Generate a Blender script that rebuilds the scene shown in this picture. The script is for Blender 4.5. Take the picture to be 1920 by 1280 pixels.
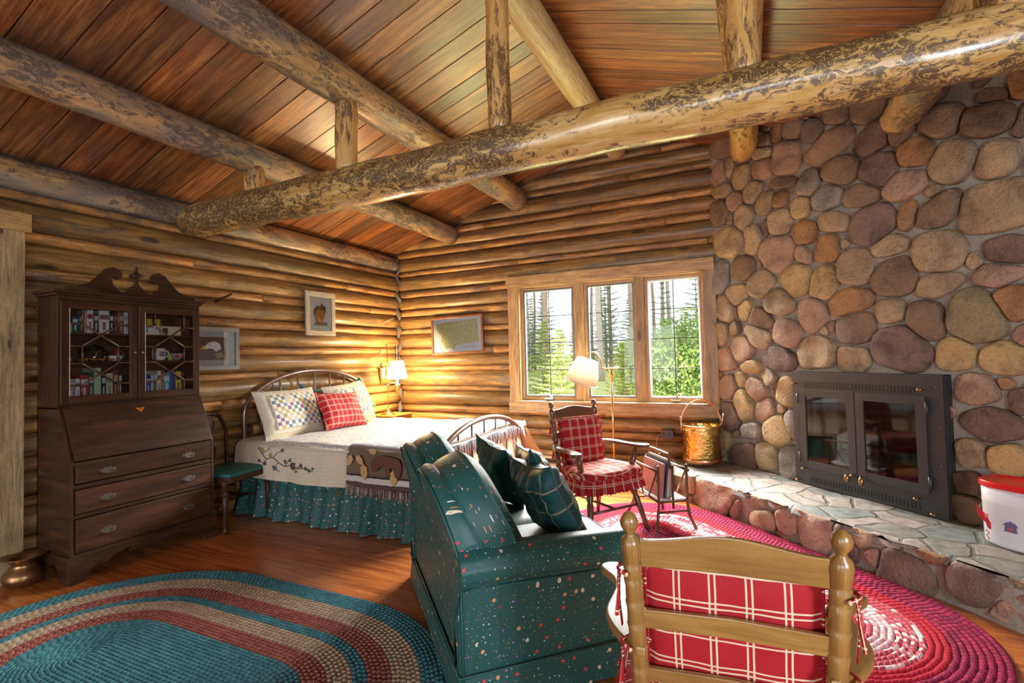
import bpy, math, random
from math import pi, sin, cos, radians, sqrt, atan2, hypot
from mathutils import Vector, Matrix, noise
for o in list(bpy.data.objects): bpy.data.objects.remove(o)
S=bpy.context.scene; COL=S.collection
# ------------------------------------------------------------------ camera
cam=bpy.data.objects.new('camera',bpy.data.cameras.new('camera')); COL.objects.link(cam); S.camera=cam
cam.data.sensor_width=36; cam.data.lens=932.6*36/1920; cam.data.clip_start=.05; cam.data.clip_end=400
def cam_rot(yaw,pitch,roll):
    f=Vector((sin(yaw)*cos(pitch),cos(yaw)*cos(pitch),sin(pitch))); r=Vector((cos(yaw),-sin(yaw),0)); d=-r.cross(f)
    r2=cos(roll)*r+sin(roll)*d; d2=-sin(roll)*r+cos(roll)*d
    return Matrix((( r2.x,-d2.x,-f.x),(r2.y,-d2.y,-f.y),(r2.z,-d2.z,-f.z)))
cam.matrix_world=Matrix.Translation((0,0,1.4))@cam_rot(radians(-25.511),radians(1.738),radians(1.397)).to_4x4()
# ------------------------------------------------------------------ light, view
S.view_settings.view_transform='Standard'; S.view_settings.look='None'
S.view_settings.exposure=-0.08; S.view_settings.gamma=1.0; S.view_settings.use_curve_mapping=False
S.cycles.max_bounces=8; S.cycles.diffuse_bounces=5; S.cycles.glossy_bounces=3; S.cycles.transparent_max_bounces=12
S.cycles.sample_clamp_indirect=6; S.cycles.use_denoising=True; S.cycles.caustics_reflective=False; S.cycles.caustics_refractive=False
W=bpy.data.worlds.new('sky'); S.world=W; W.use_nodes=True
W.node_tree.nodes['Background'].inputs[0].default_value=(.93,.97,1,1); W.node_tree.nodes['Background'].inputs[1].default_value=2.3
def area(name,loc,target,sx,sy,power,col,spread=180):
    l=bpy.data.lights.new(name,'AREA'); l.shape='RECTANGLE'; l.size=sx; l.size_y=sy; l.energy=power; l.color=col; l.spread=radians(spread)
    o=bpy.data.objects.new(name,l); COL.objects.link(o); o.location=loc
    o.rotation_euler=(Vector(target)-Vector(loc)).to_track_quat('-Z','Y').to_euler(); return o
area('window_boost_light',(-1.4,8.9,4.75),(-1.6,3.9,.7),9,3.7,17000,(1,.97,.92))            # added area lamp above the window view, strengthens the skylight coming in
area('rear_fill_light',(.6,-5.45,1.55),(-.9,4,1.7),1.9,1.2,135,(.86,.92,1))            # added fill lamp before an invented opening in the rear wall
area('rear_left_fill_light',(-3.0,-5.45,1.35),(-1.4,4,1.8),1.7,1.9,135,(.95,.97,1))      # second added fill lamp, before another invented rear opening
area('side_window_light',(1.93,-.55,1.45),(-1.0,4.0,1.9),.6,.7,95,(.80,.89,1))       # daylight of the window in the right wall
# ------------------------------------------------------------------ tagging
def tag(o,label=None,cat=None,group=None,kind=None):
    if label: o['label']=label
    if cat: o['category']=cat
    if group: o['group']=group
    if kind: o['kind']=kind
    return o
def empty(name,loc=(0,0,0),rz=0,label=None,cat=None,group=None,kind=None,rx=0,ry=0):
    o=bpy.data.objects.new(name,None); COL.objects.link(o); o.location=loc; o.rotation_euler=(rx,ry,rz); o.empty_display_size=.1
    return tag(o,label,cat,group,kind)
def dup(o,parent=None):
    c=o.copy(); COL.objects.link(c); c.parent=parent
    for ch in [x for x in bpy.data.objects if x.parent==o]: dup(ch,c)
    return c
# ------------------------------------------------------------------ mesh builder
class MB:
    def __init__(s): s.v=[];s.f=[];s.uv=[];s.m=[];s.r=[];s.sm=[]
    def add(s,verts,faces,fuv=None,vuv=None,mat=0,rnd=0.,smooth=True,M=None):
        b=len(s.v)
        s.v+= [tuple(M@Vector(p)) if M else tuple(p) for p in verts]
        for i,f in enumerate(faces):
            s.f.append([b+k for k in f])
            if fuv: s.uv+=fuv[i]
            elif vuv: s.uv+=[vuv[k] for k in f]
            else: s.uv+=[(0,0)]*len(f)
            s.m.append(mat if not isinstance(mat,(list,tuple)) else mat[i]); s.r.append(rnd); s.sm.append(smooth)
        return s
    def box(s,x0,x1,y0,y1,z0,z1,mat=0,rnd=0.,M=None):
        if x0>x1:x0,x1=x1,x0
        if y0>y1:y0,y1=y1,y0
        if z0>z1:z0,z1=z1,z0
        V=[(x,y,z) for x in(x0,x1) for y in(y0,y1) for z in(z0,z1)]
        F=[(0,1,3,2),(4,6,7,5),(0,4,5,1),(2,3,7,6),(0,2,6,4),(1,5,7,3)]
        d=(x1-x0,y1-y0,z1-z0); L=d.index(max(d)); fuv=[]
        for k,f in enumerate(F):
            ax=k//2; o=[a for a in(0,1,2) if a!=ax]
            a=L if L in o else o[0]; b=[q for q in o if q!=a][0]
            fuv.append([(V[i][a],V[i][b]+k*.37) for i in f])
        return s.add(V,F,fuv,mat=mat,rnd=rnd,smooth=False,M=M)
    def tube(s,pts,rad,n=10,mat=0,rnd=0.,caps=True,M=None,closed=False,flat=1.,rn=0.,uo=0.,up=(0,0,1),dome=0):
        P=[Vector(p) for p in pts]; N=len(P)
        R=rad if isinstance(rad,(list,tuple)) else [rad]*N
        V=[];L=0;us=[];prev=None
        for i in range(N):
            if closed: t=P[(i+1)%N]-P[i-1]
            else: t=P[min(i+1,N-1)]-P[max(i-1,0)]
            t.normalize()
            if prev is None:
                u=Vector(up)
                if abs(u.dot(t))>.95: u=Vector((1,0,0)) if abs(t.x)<.9 else Vector((0,1,0))
                a=(u-t*u.dot(t)).normalized()
            else:
                a=(prev-t*prev.dot(t)).normalized()
            prev=a; b=t.cross(a)
            if i: L+=(P[i]-P[i-1]).length
            us.append(L)
            for k in range(n):
                th=2*pi*k/n; r=R[i]
                if rn: r*=1+rn*noise.noise(Vector((L*2.2+uo*7,cos(th)*.9+uo*3,sin(th)*.9+rnd*9)))
                V.append(P[i]+a*(cos(th)*r)+b*(sin(th)*r*flat))
        F=[];fuv=[]; c=2*pi*max(R)
        for i in range(N if closed else N-1):
            j=(i+1)%N; u0=us[i]; u1=us[j] if j else L+(P[0]-P[-1]).length
            for k in range(n):
                k2=(k+1)%n
                F.append((i*n+k,i*n+k2,j*n+k2,j*n+k)); fuv.append([(u0+uo,k/n*c),(u0+uo,(k+1)/n*c),(u1+uo,(k+1)/n*c),(u1+uo,k/n*c)])
        if caps and not closed:
            for e,ring in ((0,list(range(n))[::-1]),(1,[(N-1)*n+k for k in range(n)])):
                F.append(tuple(ring)); cc=sum((V[k] for k in ring),Vector())/n
                fuv.append([((V[k]-cc).x+(V[k]-cc).y,(V[k]-cc).z) for k in ring])
        return s.add(V,F,fuv,mat=mat,rnd=rnd,M=M)
    def lathe(s,prof,n=24,c=(0,0,0),mat=0,rnd=0.,M=None,caps=True):
        V=[];F=[];fuv=[];L=0
        for i,(r,z) in enumerate(prof):
            for k in range(n): V.append((c[0]+r*cos(2*pi*k/n),c[1]+r*sin(2*pi*k/n),c[2]+z))
        for i in range(len(prof)-1):
            l=hypot(prof[i+1][0]-prof[i][0],prof[i+1][1]-prof[i][1])
            for k in range(n):
                k2=(k+1)%n; F.append((i*n+k,i*n+k2,(i+1)*n+k2,(i+1)*n+k)); w=2*pi*.1/n
                fuv.append([(L,k*w),(L,(k+1)*w),(L+l,(k+1)*w),(L+l,k*w)])
            L+=l
        if caps:
            if prof[0][0]>1e-4: F.append(tuple(range(n))[::-1]); fuv.append([(V[k][0],V[k][1]) for k in range(n)][::-1])
            m=(len(prof)-1)*n
            if prof[-1][0]>1e-4: F.append(tuple(m+k for k in range(n))); fuv.append([(V[m+k][0],V[m+k][1]) for k in range(n)])
        return s.add(V,F,fuv,mat=mat,rnd=rnd,M=M)
    def prism(s,poly,z0,z1,mat=0,rnd=0.,M=None,smooth=False):
        n=len(poly); V=[(x,y,z0) for x,y in poly]+[(x,y,z1) for x,y in poly]
        F=[tuple(range(n))[::-1],tuple(range(n,2*n))]; fuv=[[tuple(poly[k]) for k in range(n)][::-1],[tuple(p) for p in poly]]
        L=0
        for k in range(n):
            k2=(k+1)%n; l=hypot(poly[k2][0]-poly[k][0],poly[k2][1]-poly[k][1])
            F.append((k,k2,n+k2,n+k)); fuv.append([(L,z0),(L+l,z0),(L+l,z1),(L,z1)]); L+=l
        return s.add(V,F,fuv,mat=mat,rnd=rnd,smooth=smooth,M=M)
    def grid(s,fn,nu,nv,mat=0,rnd=0.,M=None,cu=False,cv=False,smooth=True,flip=False):
        V=[];U=[]
        for j in range(nv+1):
            for i in range(nu+1):
                p=fn(i/nu,j/nv); V.append(p[:3]); U.append(p[3:5] if len(p)>3 else (i/nu,j/nv))
        F=[];fuv=[]
        wrap=lambda i,j:(j%nv if cv else j)*(nu+1)+(i%nu if cu else i)
        for j in range(nv):
            for i in range(nu):
                f=[(i,j),(i+1,j),(i+1,j+1),(i,j+1)]
                if flip: f=f[::-1]
                F.append(tuple(wrap(*q) for q in f)); fuv.append([U[q[1]*(nu+1)+q[0]] for q in f])
        return s.add(V,F,fuv,mat=mat,rnd=rnd,M=M,smooth=smooth)
    def sphere(s,c,rx,ry=None,rz=None,n=12,m=8,mat=0,rnd=0.,M=None):
        ry=ry or rx; rz=rz or rx
        prof=[(max(1e-5,sin(pi*k/m)),-cos(pi*k/m)) for k in range(m+1)]
        T=Matrix.Translation(c)@Matrix.Diagonal((rx,ry,rz,1))
        return s.lathe(prof,n,mat=mat,rnd=rnd,M=(M@T if M else T),caps=False)
    def build(s,name,mats,parent=None,bevel=0,sub=0,weld=False,loc=None):
        me=bpy.data.meshes.new(name); me.from_pydata(s.v,[],s.f)
        if not isinstance(mats,(list,tuple)): mats=[mats]
        for m in mats: me.materials.append(m)
        me.polygons.foreach_set('material_index',s.m); me.polygons.foreach_set('use_smooth',s.sm)
        uvl=me.uv_layers.new(name='UVMap'); uvl.data.foreach_set('uv',[c for u in s.uv for c in u[:2]])
        a=me.attributes.new('rnd','FLOAT','FACE'); a.data.foreach_set('value',s.r)
        me.update(); o=bpy.data.objects.new(name,me); COL.objects.link(o)
        if weld: w=o.modifiers.new('w','WELD'); w.merge_threshold=.0003
        if bevel: b=o.modifiers.new('b','BEVEL'); b.width=bevel; b.segments=2; b.limit_method='ANGLE'; b.angle_limit=radians(35)
        if sub: q=o.modifiers.new('s','SUBSURF'); q.levels=sub; q.render_levels=sub
        if parent: o.parent=parent
        if loc: o.location=loc
        return o
# ------------------------------------------------------------------ materials
class NT:
    def __init__(s,name,**kw):
        s.m=bpy.data.materials.new(name); s.m.use_nodes=True; s.t=s.m.node_tree; s.b=s.t.nodes['Principled BSDF']
        for k,v in kw.items(): s.set(k,v)
    def set(s,k,v):
        names={'rough':'Roughness','metal':'Metallic','coat':'Coat Weight','coatr':'Coat Roughness','col':'Base Color','spec':'Specular IOR Level','normal':'Normal','sheen':'Sheen Weight','trans':'Transmission Weight','em':'Emission Color','ems':'Emission Strength','sss':'Subsurface Weight','ior':'IOR','alpha':'Alpha'}
        i=s.b.inputs[names[k]]
        if hasattr(v,'is_output'): s.t.links.new(v,i)
        else:
            if k in('col','em') and len(v)==3: v=(*v,1)
            i.default_value=v
    def n(s,typ,ins=None,out=0,**props):
        nd=s.t.nodes.new(typ)
        for k,v in props.items(): setattr(nd,k,v)
        for k,v in (ins or {}).items():
            i=nd.inputs[k]
            if hasattr(v,'is_output'): s.t.links.new(v,i)
            else:
                if i.type=='RGBA' and len(v)==3: v=(*v,1)
                i.default_value=v
        return nd.outputs[out]
    def uv(s): return s.n('ShaderNodeUVMap')
    def obj(s): return s.n('ShaderNodeTexCoord',out=3)
    def rnd(s): return s.n('ShaderNodeAttribute',out=2,attribute_name='rnd')
    def math(s,op,a,b=0.,c=None):
        ins={0:a,1:b}
        if c is not None: ins[2]=c
        return s.n('ShaderNodeMath',ins,operation=op)
    def vmul(s,v,sc): return s.n('ShaderNodeVectorMath',{0:v,1:sc},operation='MULTIPLY')
    def vadd(s,v,w): return s.n('ShaderNodeVectorMath',{0:v,1:w},operation='ADD')
    def comb(s,x,y,z): return s.n('ShaderNodeCombineXYZ',{0:x,1:y,2:z})
    def sep(s,v,i):
        return s.n('ShaderNodeSeparateXYZ',{0:v},out=i)
    def noise(s,v,scale=5,detail=4,rough=.5,dist=0.,out=0): return s.n('ShaderNodeTexNoise',{'Vector':v,'Scale':scale,'Detail':detail,'Roughness':rough,'Distortion':dist},out=out)
    def vor(s,v,scale=5,out=0,rand=1.,feature='F1',two=False): return s.n('ShaderNodeTexVoronoi',{'Vector':v,'Scale':scale,'Randomness':rand},out=out,feature=feature,voronoi_dimensions='2D' if two else '3D')
    def ramp(s,f,stops,interp='LINEAR'):
        nd=s.t.nodes.new('ShaderNodeValToRGB'); nd.color_ramp.interpolation=interp; e=nd.color_ramp.elements
        while len(e)<len(stops): e.new(.5)
        for q,(p,c) in zip(e,stops):
            q.position=p; q.color=(*c,1) if not isinstance(c,(int,float)) else (c,c,c,1)
        s.t.links.new(f,nd.inputs[0]); return nd.outputs[0]
    def mix(s,f,a,b,mode='MIX'):
        nd=s.t.nodes.new('ShaderNodeMix'); nd.data_type='RGBA'; nd.blend_type=mode
        for i,v in ((0,f),(6,a),(7,b)):
            if hasattr(v,'is_output'): s.t.links.new(v,nd.inputs[i])
            else: nd.inputs[i].default_value=v if i==0 else ((*v,1) if len(v)==3 else v)
        return nd.outputs[2]
    def bump(s,h,strength=.3,dist=.01): s.set('normal',s.n('ShaderNodeBump',{'Strength':strength,'Distance':dist,'Height':h}))
def plain(name,col,rough=.5,metal=0,var=.12,vs=6.,bump=0,**kw):
    t=NT(name,rough=rough,metal=metal,**kw); v=t.obj(); f=t.noise(v,vs,4)
    t.set('col',t.mix(f,tuple(c*(1-var) for c in col),tuple(min(1,c*(1+var)) for c in col)))
    if bump: t.bump(t.noise(v,vs*12,3),bump,.004)
    return t.m
def wood(name,ramp,dark,sx=1.1,sy=13,blotch=.45,bs=(1.3,5),rough=.55,coat=0,bump=.25,crack=.5,rv=.5,tints=None,knots=True,ks=1.,fine=.75,rgh=None,bcol=None):
    t=NT(name,rough=rough,coat=coat,coatr=.25); uv=t.uv(); r=t.rnd()
    v=t.vadd(uv,t.comb(t.math('MULTIPLY',r,31.7),t.math('MULTIPLY',r,17.3),t.math('MULTIPLY',r,9.)))
    w=t.noise(t.vmul(v,(1.1,2.5,1)),1.0,2,out=1)
    vv=t.vadd(v,t.vmul(w,(.25,.035,0)))
    g=t.noise(t.vmul(vv,(sx,sy,1)),2.0,6,.62,.4)
    c=t.ramp(g,ramp)
    if tints:
        h=t.math('FRACT',t.math('MULTIPLY',r,7.31)); c=t.mix(.75,c,t.ramp(h,tints),'MULTIPLY')
    b=t.noise(t.vmul(v,(bs[0],bs[1],1)),1.6,5,.6,.6)
    bm=t.ramp(b,[(.5-blotch*.35,0),(.5+blotch*.35,1)])
    c=t.mix(t.math('MULTIPLY',bm,blotch),c,dark)
    if bcol:
        b2=t.noise(t.vadd(t.vmul(v,(2.2,6,1)),(7,3,1)),1.5,5,.65,.8); c=t.mix(t.ramp(b2,[(.52,0),(.62,.8)]),c,bcol)
    if knots:
        k=t.vor(t.vmul(v,(1.0*ks,3.2*ks,1)),1.15,0); kf=t.ramp(k,[(.03,1),(.075,.8),(.11,0)]); c=t.mix(kf,c,tuple(x*.4 for x in dark))
    cr=t.noise(t.vmul(vv,(1.6,55,1)),1.5,3,.6); cf=t.ramp(cr,[(.28,1),(.36,0)])
    c=t.mix(t.math('MULTIPLY',cf,crack),c,tuple(x*.25 for x in dark))
    fg=t.noise(t.vmul(vv,(4.,75,1)),1.3,5,.7,.3); c=t.mix(fine,c,t.ramp(fg,[(.34,(.42,.38,.34)),(.5,(1,1,1)),(.66,(1.35,1.3,1.2))]),'MULTIPLY')
    w2=t.noise(t.vmul(v,(2.3,4.,1)),2.2,3,.55,1.6); rg=t.math('SINE',t.math('MULTIPLY',w2,60.)); c=t.mix(t.math('MULTIPLY',t.ramp(rg,[(.55,0),(1,1)]),fine*.35),c,tuple(x*.9 for x in dark))
    br=t.math('ADD',t.math('MULTIPLY',t.math('FRACT',t.math('MULTIPLY',r,3.77)),rv),1-rv/2)
    c=t.mix(1.,c,t.n('ShaderNodeCombineColor',{0:br,1:br,2:br}),'MULTIPLY')
    t.set('col',c)
    if rgh: t.set('rough',t.ramp(b,[(.3,rgh[0]),(.7,rgh[1])]))
    if bump: t.bump(t.math('SUBTRACT',g,t.math('MULTIPLY',cf,.6)),bump,.008)
    return t.m
M_={}
def bark(name,ramp,dark,worm,amt=.0,sc=(5,11),rough=.4,coat=.3,big=.6,bump=.4,sharp=.05,grey=None):
    t=NT(name,coat=coat,coatr=.2); uv=t.uv(); r=t.rnd(); v=t.vadd(uv,t.comb(t.math('MULTIPLY',r,31.7),t.math('MULTIPLY',r,17.3),t.math('MULTIPLY',r,9.)))
    g=t.noise(t.vmul(v,(1.6,9,1)),2.2,7,.68,.6); c=t.ramp(g,ramp)
    if grey: c=t.mix(t.ramp(t.noise(t.vmul(v,(.9,2.2,1)),2.,5,.6),[(.42,0),(.60,.85)]),c,grey)
    lg=t.noise(t.vmul(v,(.7,1.6,1)),1.7,3,.5); n=t.noise(t.vmul(v,(sc[0],sc[1],1)),2.0,8,.72,.9)
    s=t.math('MULTIPLY_ADD',t.math('SUBTRACT',lg,.5),big,n); m=t.ramp(s,[(.52-amt,0),(.52-amt+sharp,1)])
    n2=t.noise(t.vmul(v,(3.5,4.5,1)),3.4,3,.55,2.2); w=t.ramp(t.math('ABSOLUTE',t.math('SUBTRACT',n2,.5)),[(.010,1),(.022,0)])
    m2=t.math('MULTIPLY',m,t.math('SUBTRACT',1.,t.math('MULTIPLY',w,.85)))
    c=t.mix(t.math('MULTIPLY',m2,.9),c,dark); c=t.mix(t.math('MULTIPLY',t.math('MULTIPLY',w,m),.6),c,worm)
    cr=t.noise(t.vmul(v,(1.3,60,1)),1.5,3,.6); cf=t.ramp(cr,[(.27,1),(.33,0)]); c=t.mix(t.math('MULTIPLY',cf,.6),c,tuple(x*.5 for x in dark))
    t.set('col',c); t.set('rough',t.math('MULTIPLY_ADD',m,.25,rough)); t.bump(t.math('SUBTRACT',g,t.math('MULTIPLY',m,.35)),bump,.010); return t.m
M_['log']=wood('wall_log_wood',[(.28,(.16,.065,.016)),(.44,(.36,.18,.042)),(.56,(.54,.31,.085)),(.74,(.74,.49,.17))],(.105,.068,.04),sx=.8,sy=10,blotch=.85,bs=(.9,2.6),crack=.8,rv=.6,rough=.42,coat=.2,bump=.5,bcol=(.17,.12,.08))
M_['logend']=wood('log_chink_pole',[(.3,(.24,.09,.03)),(.5,(.52,.25,.07)),(.72,(.80,.48,.18))],(.13,.08,.05),blotch=.5,crack=.5,rough=.45,bcol=(.16,.11,.08))
M_['purlin']=bark('purlin_wood',[(.25,(.20,.11,.05)),(.45,(.44,.26,.11)),(.6,(.60,.38,.17)),(.8,(.72,.52,.28))],(.10,.085,.075),(.40,.22,.10),amt=.015,rough=.42,coat=.2,grey=(.17,.165,.16))
M_['tie']=bark('tie_beam_wood',[(.25,(.34,.17,.04)),(.45,(.56,.33,.09)),(.6,(.68,.46,.17)),(.8,(.78,.60,.32))],(.065,.035,.02),(.66,.42,.12),amt=.075,sc=(6,10),rough=.25,coat=.7,big=.9)
M_['post']=bark('post_wood',[(.25,(.36,.17,.05)),(.45,(.62,.35,.10)),(.8,(.82,.56,.22))],(.10,.05,.025),(.6,.36,.1),amt=.02,sc=(3,12),rough=.35,coat=.4,big=.7)
M_['pale']=wood('ridge_wood',[(.3,(.34,.23,.09)),(.5,(.52,.39,.19)),(.7,(.66,.54,.32))],(.33,.25,.15),blotch=.4,crack=.35,rough=.45)
M_['ceil']=wood('ceiling_board_wood',[(.30,(.11,.032,.010)),(.44,(.28,.088,.022)),(.56,(.46,.17,.042)),(.72,(.66,.35,.12))],(.075,.05,.035),sx=.9,sy=13,blotch=.85,bs=(1.0,2.6),crack=.5,rv=.9,rough=.36,coat=.3,bump=.3,tints=[(0,(1,.66,.5)),(.35,(1,.95,.85)),(.6,(1,.75,.58)),(.8,(.72,.80,.74)),(1,(1.1,1.15,1.05))])
M_['floor']=wood('floor_board_wood',[(.3,(.30,.075,.018)),(.5,(.52,.155,.035)),(.72,(.70,.26,.065))],(.20,.055,.02),sx=.8,sy=16,blotch=.3,crack=.15,rv=.28,rough=.22,coat=.35,bump=.04,knots=False,fine=.3)
M_['trim']=wood('window_casing_wood',[(.3,(.30,.155,.055)),(.5,(.50,.30,.12)),(.72,(.70,.47,.22))],(.24,.15,.08),sx=1.2,sy=10,blotch=.5,crack=.3,rough=.45)
M_['trim2']=wood('door_casing_wood',[(.3,(.40,.26,.12)),(.5,(.62,.45,.23)),(.72,(.76,.60,.33))],(.22,.13,.06),sx=1.2,sy=8,blotch=.55,bs=(2.5,3.2),crack=.2,rough=.5,ks=2.2)
M_['mahog']=wood('dark_mahogany',[(.3,(.028,.010,.006)),(.5,(.070,.026,.012)),(.72,(.14,.052,.022))],(.015,.008,.006),sx=1.,sy=9,blotch=.5,crack=.2,rv=.15,rough=.42,coat=.0,bump=.06,knots=False,fine=.35); M_['mahog'].node_tree.nodes['Principled BSDF'].inputs['Specular IOR Level'].default_value=.28
M_['walnut']=wood('chair_brown_wood',[(.2,(.10,.045,.02)),(.6,(.19,.085,.035)),(.9,(.27,.13,.06))],(.06,.03,.015),blotch=.2,crack=.1,rv=.1,rough=.32,coat=.4,bump=.05,knots=False)
M_['maple']=wood('honey_maple_wood',[(.3,(.23,.11,.026)),(.5,(.34,.185,.048)),(.72,(.45,.275,.085))],(.20,.10,.03),sx=1.,sy=9,blotch=.35,crack=.1,rv=.15,rough=.3,coat=.35,bump=.05,knots=False,fine=.3)
M_['orangewood']=wood('orange_pine',[(.2,(.50,.20,.04)),(.8,(.72,.36,.09))],(.35,.13,.03),blotch=.2,crack=.1,rough=.35,coat=.3,knots=False,rv=.1)
M_['stick']=wood('bark_stick_wood',[(.2,(.12,.05,.025)),(.6,(.28,.12,.05)),(.9,(.42,.22,.10))],(.07,.035,.02),sx=6,sy=8,blotch=.4,crack=.2,rough=.45,coat=.2,knots=False)
M_['black']=plain('black_iron',(.055,.055,.057),.42,.3,.15,3)
M_['chinkdark']=plain('dark_chinking',(.05,.035,.025),.9)
M_['darkmetal']=plain('dark_window_metal',(.16,.16,.165),.4,.5)
M_['muntin']=plain('dark_muntin_metal',(.04,.035,.03),.5,.2)
M_['brass']=plain('polished_brass',(.80,.55,.20),.25,1,.1,8)
M_['bronze']=plain('aged_bronze',(.33,.19,.08),.35,.9,.3,14)
M_['antique']=plain('antique_pull_metal',(.20,.18,.16),.4,.85,.3,30)
M_['nickel']=plain('brushed_steel',(.62,.58,.54),.3,.9,.08)
M_['bediron']=plain('brown_enamel_iron',(.24,.17,.14),.28,.55,.15,4,coat=.5)
M_['white']=plain('white_paint',(.82,.82,.80),.45,0,.04)
M_['cream']=plain('cream_paint',(.72,.62,.44),.5,0,.05)
M_['paper']=plain('book_paper',(.80,.76,.66),.8,0,.08,20)
M_['red']=plain('red_plastic',(.70,.012,.018),.3,0,.05)
M_['green']=plain('green_paint',(.10,.35,.12),.5,0,.05)
M_['grass_green']=plain('lime_green_plastic',(.35,.65,.08),.4)
M_['copper']=plain('copper_metal',(.75,.35,.16),.3,1,.2,12)
def glass(name,tint=(1,1,1),refl=.08,rough=.02):
    m=bpy.data.materials.new(name); m.use_nodes=True; t=m.node_tree; t.nodes.clear()
    a=t.nodes.new('ShaderNodeBsdfTransparent'); a.inputs[0].default_value=(*tint,1); g=t.nodes.new('ShaderNodeBsdfGlossy'); g.inputs['Roughness'].default_value=rough
    f=t.nodes.new('ShaderNodeFresnel'); f.inputs[0].default_value=1.45; k=t.nodes.new('ShaderNodeMath'); k.operation='MULTIPLY'; k.inputs[1].default_value=refl/.04*.7
    t.links.new(f.outputs[0],k.inputs[0]); mx=t.nodes.new('ShaderNodeMixShader'); o=t.nodes.new('ShaderNodeOutputMaterial')
    t.links.new(k.outputs[0],mx.inputs[0]); t.links.new(a.outputs[0],mx.inputs[1]); t.links.new(g.outputs[0],mx.inputs[2]); t.links.new(mx.outputs[0],o.inputs[0]); return m
M_['glass']=glass('window_glass',(.98,.99,.98),.03); M_['cglass']=glass('cabinet_glass',(.93,.93,.92),.06); M_['fglass']=glass('firebox_glass',(.35,.34,.33),.10,.05); M_['pglass']=glass('picture_glass',(1,1,1),.07,.015)
def lines(t,x,period,offs,w):
    f=t.math('FRACT',t.math('DIVIDE',x,period)); s=None
    for o in offs:
        l=t.math('LESS_THAN',t.math('ABSOLUTE',t.math('SUBTRACT',f,o)),w/period); s=l if s is None else t.math('MAXIMUM',s,l)
    return s
def plaid(name,base,line,period=.083,gap=.16,w=.0022,line2=None,var=.15,rough=.8):
    t=NT(name,rough=rough); uv=t.uv()
    wob=t.noise(uv,9,2,out=1); uvw=t.vadd(uv,t.vmul(wob,(.004,.004,0)))
    x=t.sep(uvw,0); y=t.sep(uvw,1)
    a=lines(t,x,period,(.5-gap/2,.5+gap/2),w); b=lines(t,y,period,(.5-gap/2,.5+gap/2),w)
    n=t.noise(uv,8,3); c=t.mix(n,tuple(q*(1-var) for q in base),tuple(q*(1+var) for q in base))
    if line2:
        x2=lines(t,x,period,(0.04,),w*2.2); c=t.mix(t.math('MULTIPLY',x2,.7),c,line2); y2=lines(t,y,period,(.04,),w*2.2); c=t.mix(t.math('MULTIPLY',y2,.7),c,line2)
    c=t.mix(t.math('MULTIPLY',t.math('MAXIMUM',a,b),.9),c,line); t.set('col',c)
    t.bump(t.noise(uv,420,2),.15,.002); return t.m
M_['plaid']=plaid('red_plaid_cloth',(.36,.003,.010),(.74,.60,.40))
M_['pplaid']=plaid('fine_red_plaid_cloth',(.46,.006,.016),(.80,.68,.46),period=.064,gap=.14,w=.0013)
M_['gplaid']=plaid('dark_green_plaid_cloth',(.008,.062,.055),(.45,.33,.20),period=.11,gap=.04,w=.0013,line2=(.015,.04,.10),rough=.45)
def floral(name,base,sc=19,dens=.24,rough=.5):
    t=NT(name,rough=rough,coat=.05,coatr=.35,sheen=.05); uv=t.uv()
    n=t.noise(uv,3,3); c=t.mix(n,tuple(q*.85 for q in base),tuple(q*1.15 for q in base))
    for k,(s,r1,r2,d,pal) in enumerate(((sc,.15,.045,dens,[(0,(.50,.02,.05)),(.3,(.80,.72,.55)),(.5,(.03,.06,.22)),(.68,(.55,.03,.06)),(.84,(.70,.33,.14))]),(sc*2.3,.12,.0,.16,[(0,(.75,.78,.72)),(.3,(.45,.25,.10)),(.6,(.04,.08,.25)),(.8,(.6,.06,.08))]),(sc*3.4,.11,0,.14,[(0,(.35,.30,.14)),(.5,(.5,.12,.08)),(.7,(.55,.5,.38))]))):
        v=t.vadd(uv,(k*3.3,k*1.7,0)); d0=t.vor(v,s,0,.8,two=True); cc=t.vor(v,s,1,.8,two=True); cr=t.sep(cc,0); cg=t.sep(cc,1)
        wob=t.noise(v,s*3.2,1); dd=t.math('ADD',d0,t.math('MULTIPLY',t.math('SUBTRACT',wob,.5),.14))
        m=t.math('MULTIPLY',t.math('LESS_THAN',dd,r1),t.math('LESS_THAN',cg,d+.12))
        c=t.mix(m,c,t.ramp(cr,pal,'CONSTANT'))
        if r2: c=t.mix(t.math('MULTIPLY',t.math('LESS_THAN',d0,r2),m),c,(.60,.42,.16))
    t.set('col',c); t.bump(t.noise(uv,300,2),.1,.002); return t.m
M_['floral']=floral('green_floral_upholstery',(.013,.092,.082))
M_['sofapipe']=plain('green_piping_cord',(.015,.10,.09),.5)
M_['skirt']=floral('green_floral_bed_skirt',(.008,.088,.082),24,.5,.7)
M_['gseat']=plain('teal_seat_cloth',(.02,.14,.13),.5,0,.2,30)
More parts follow.
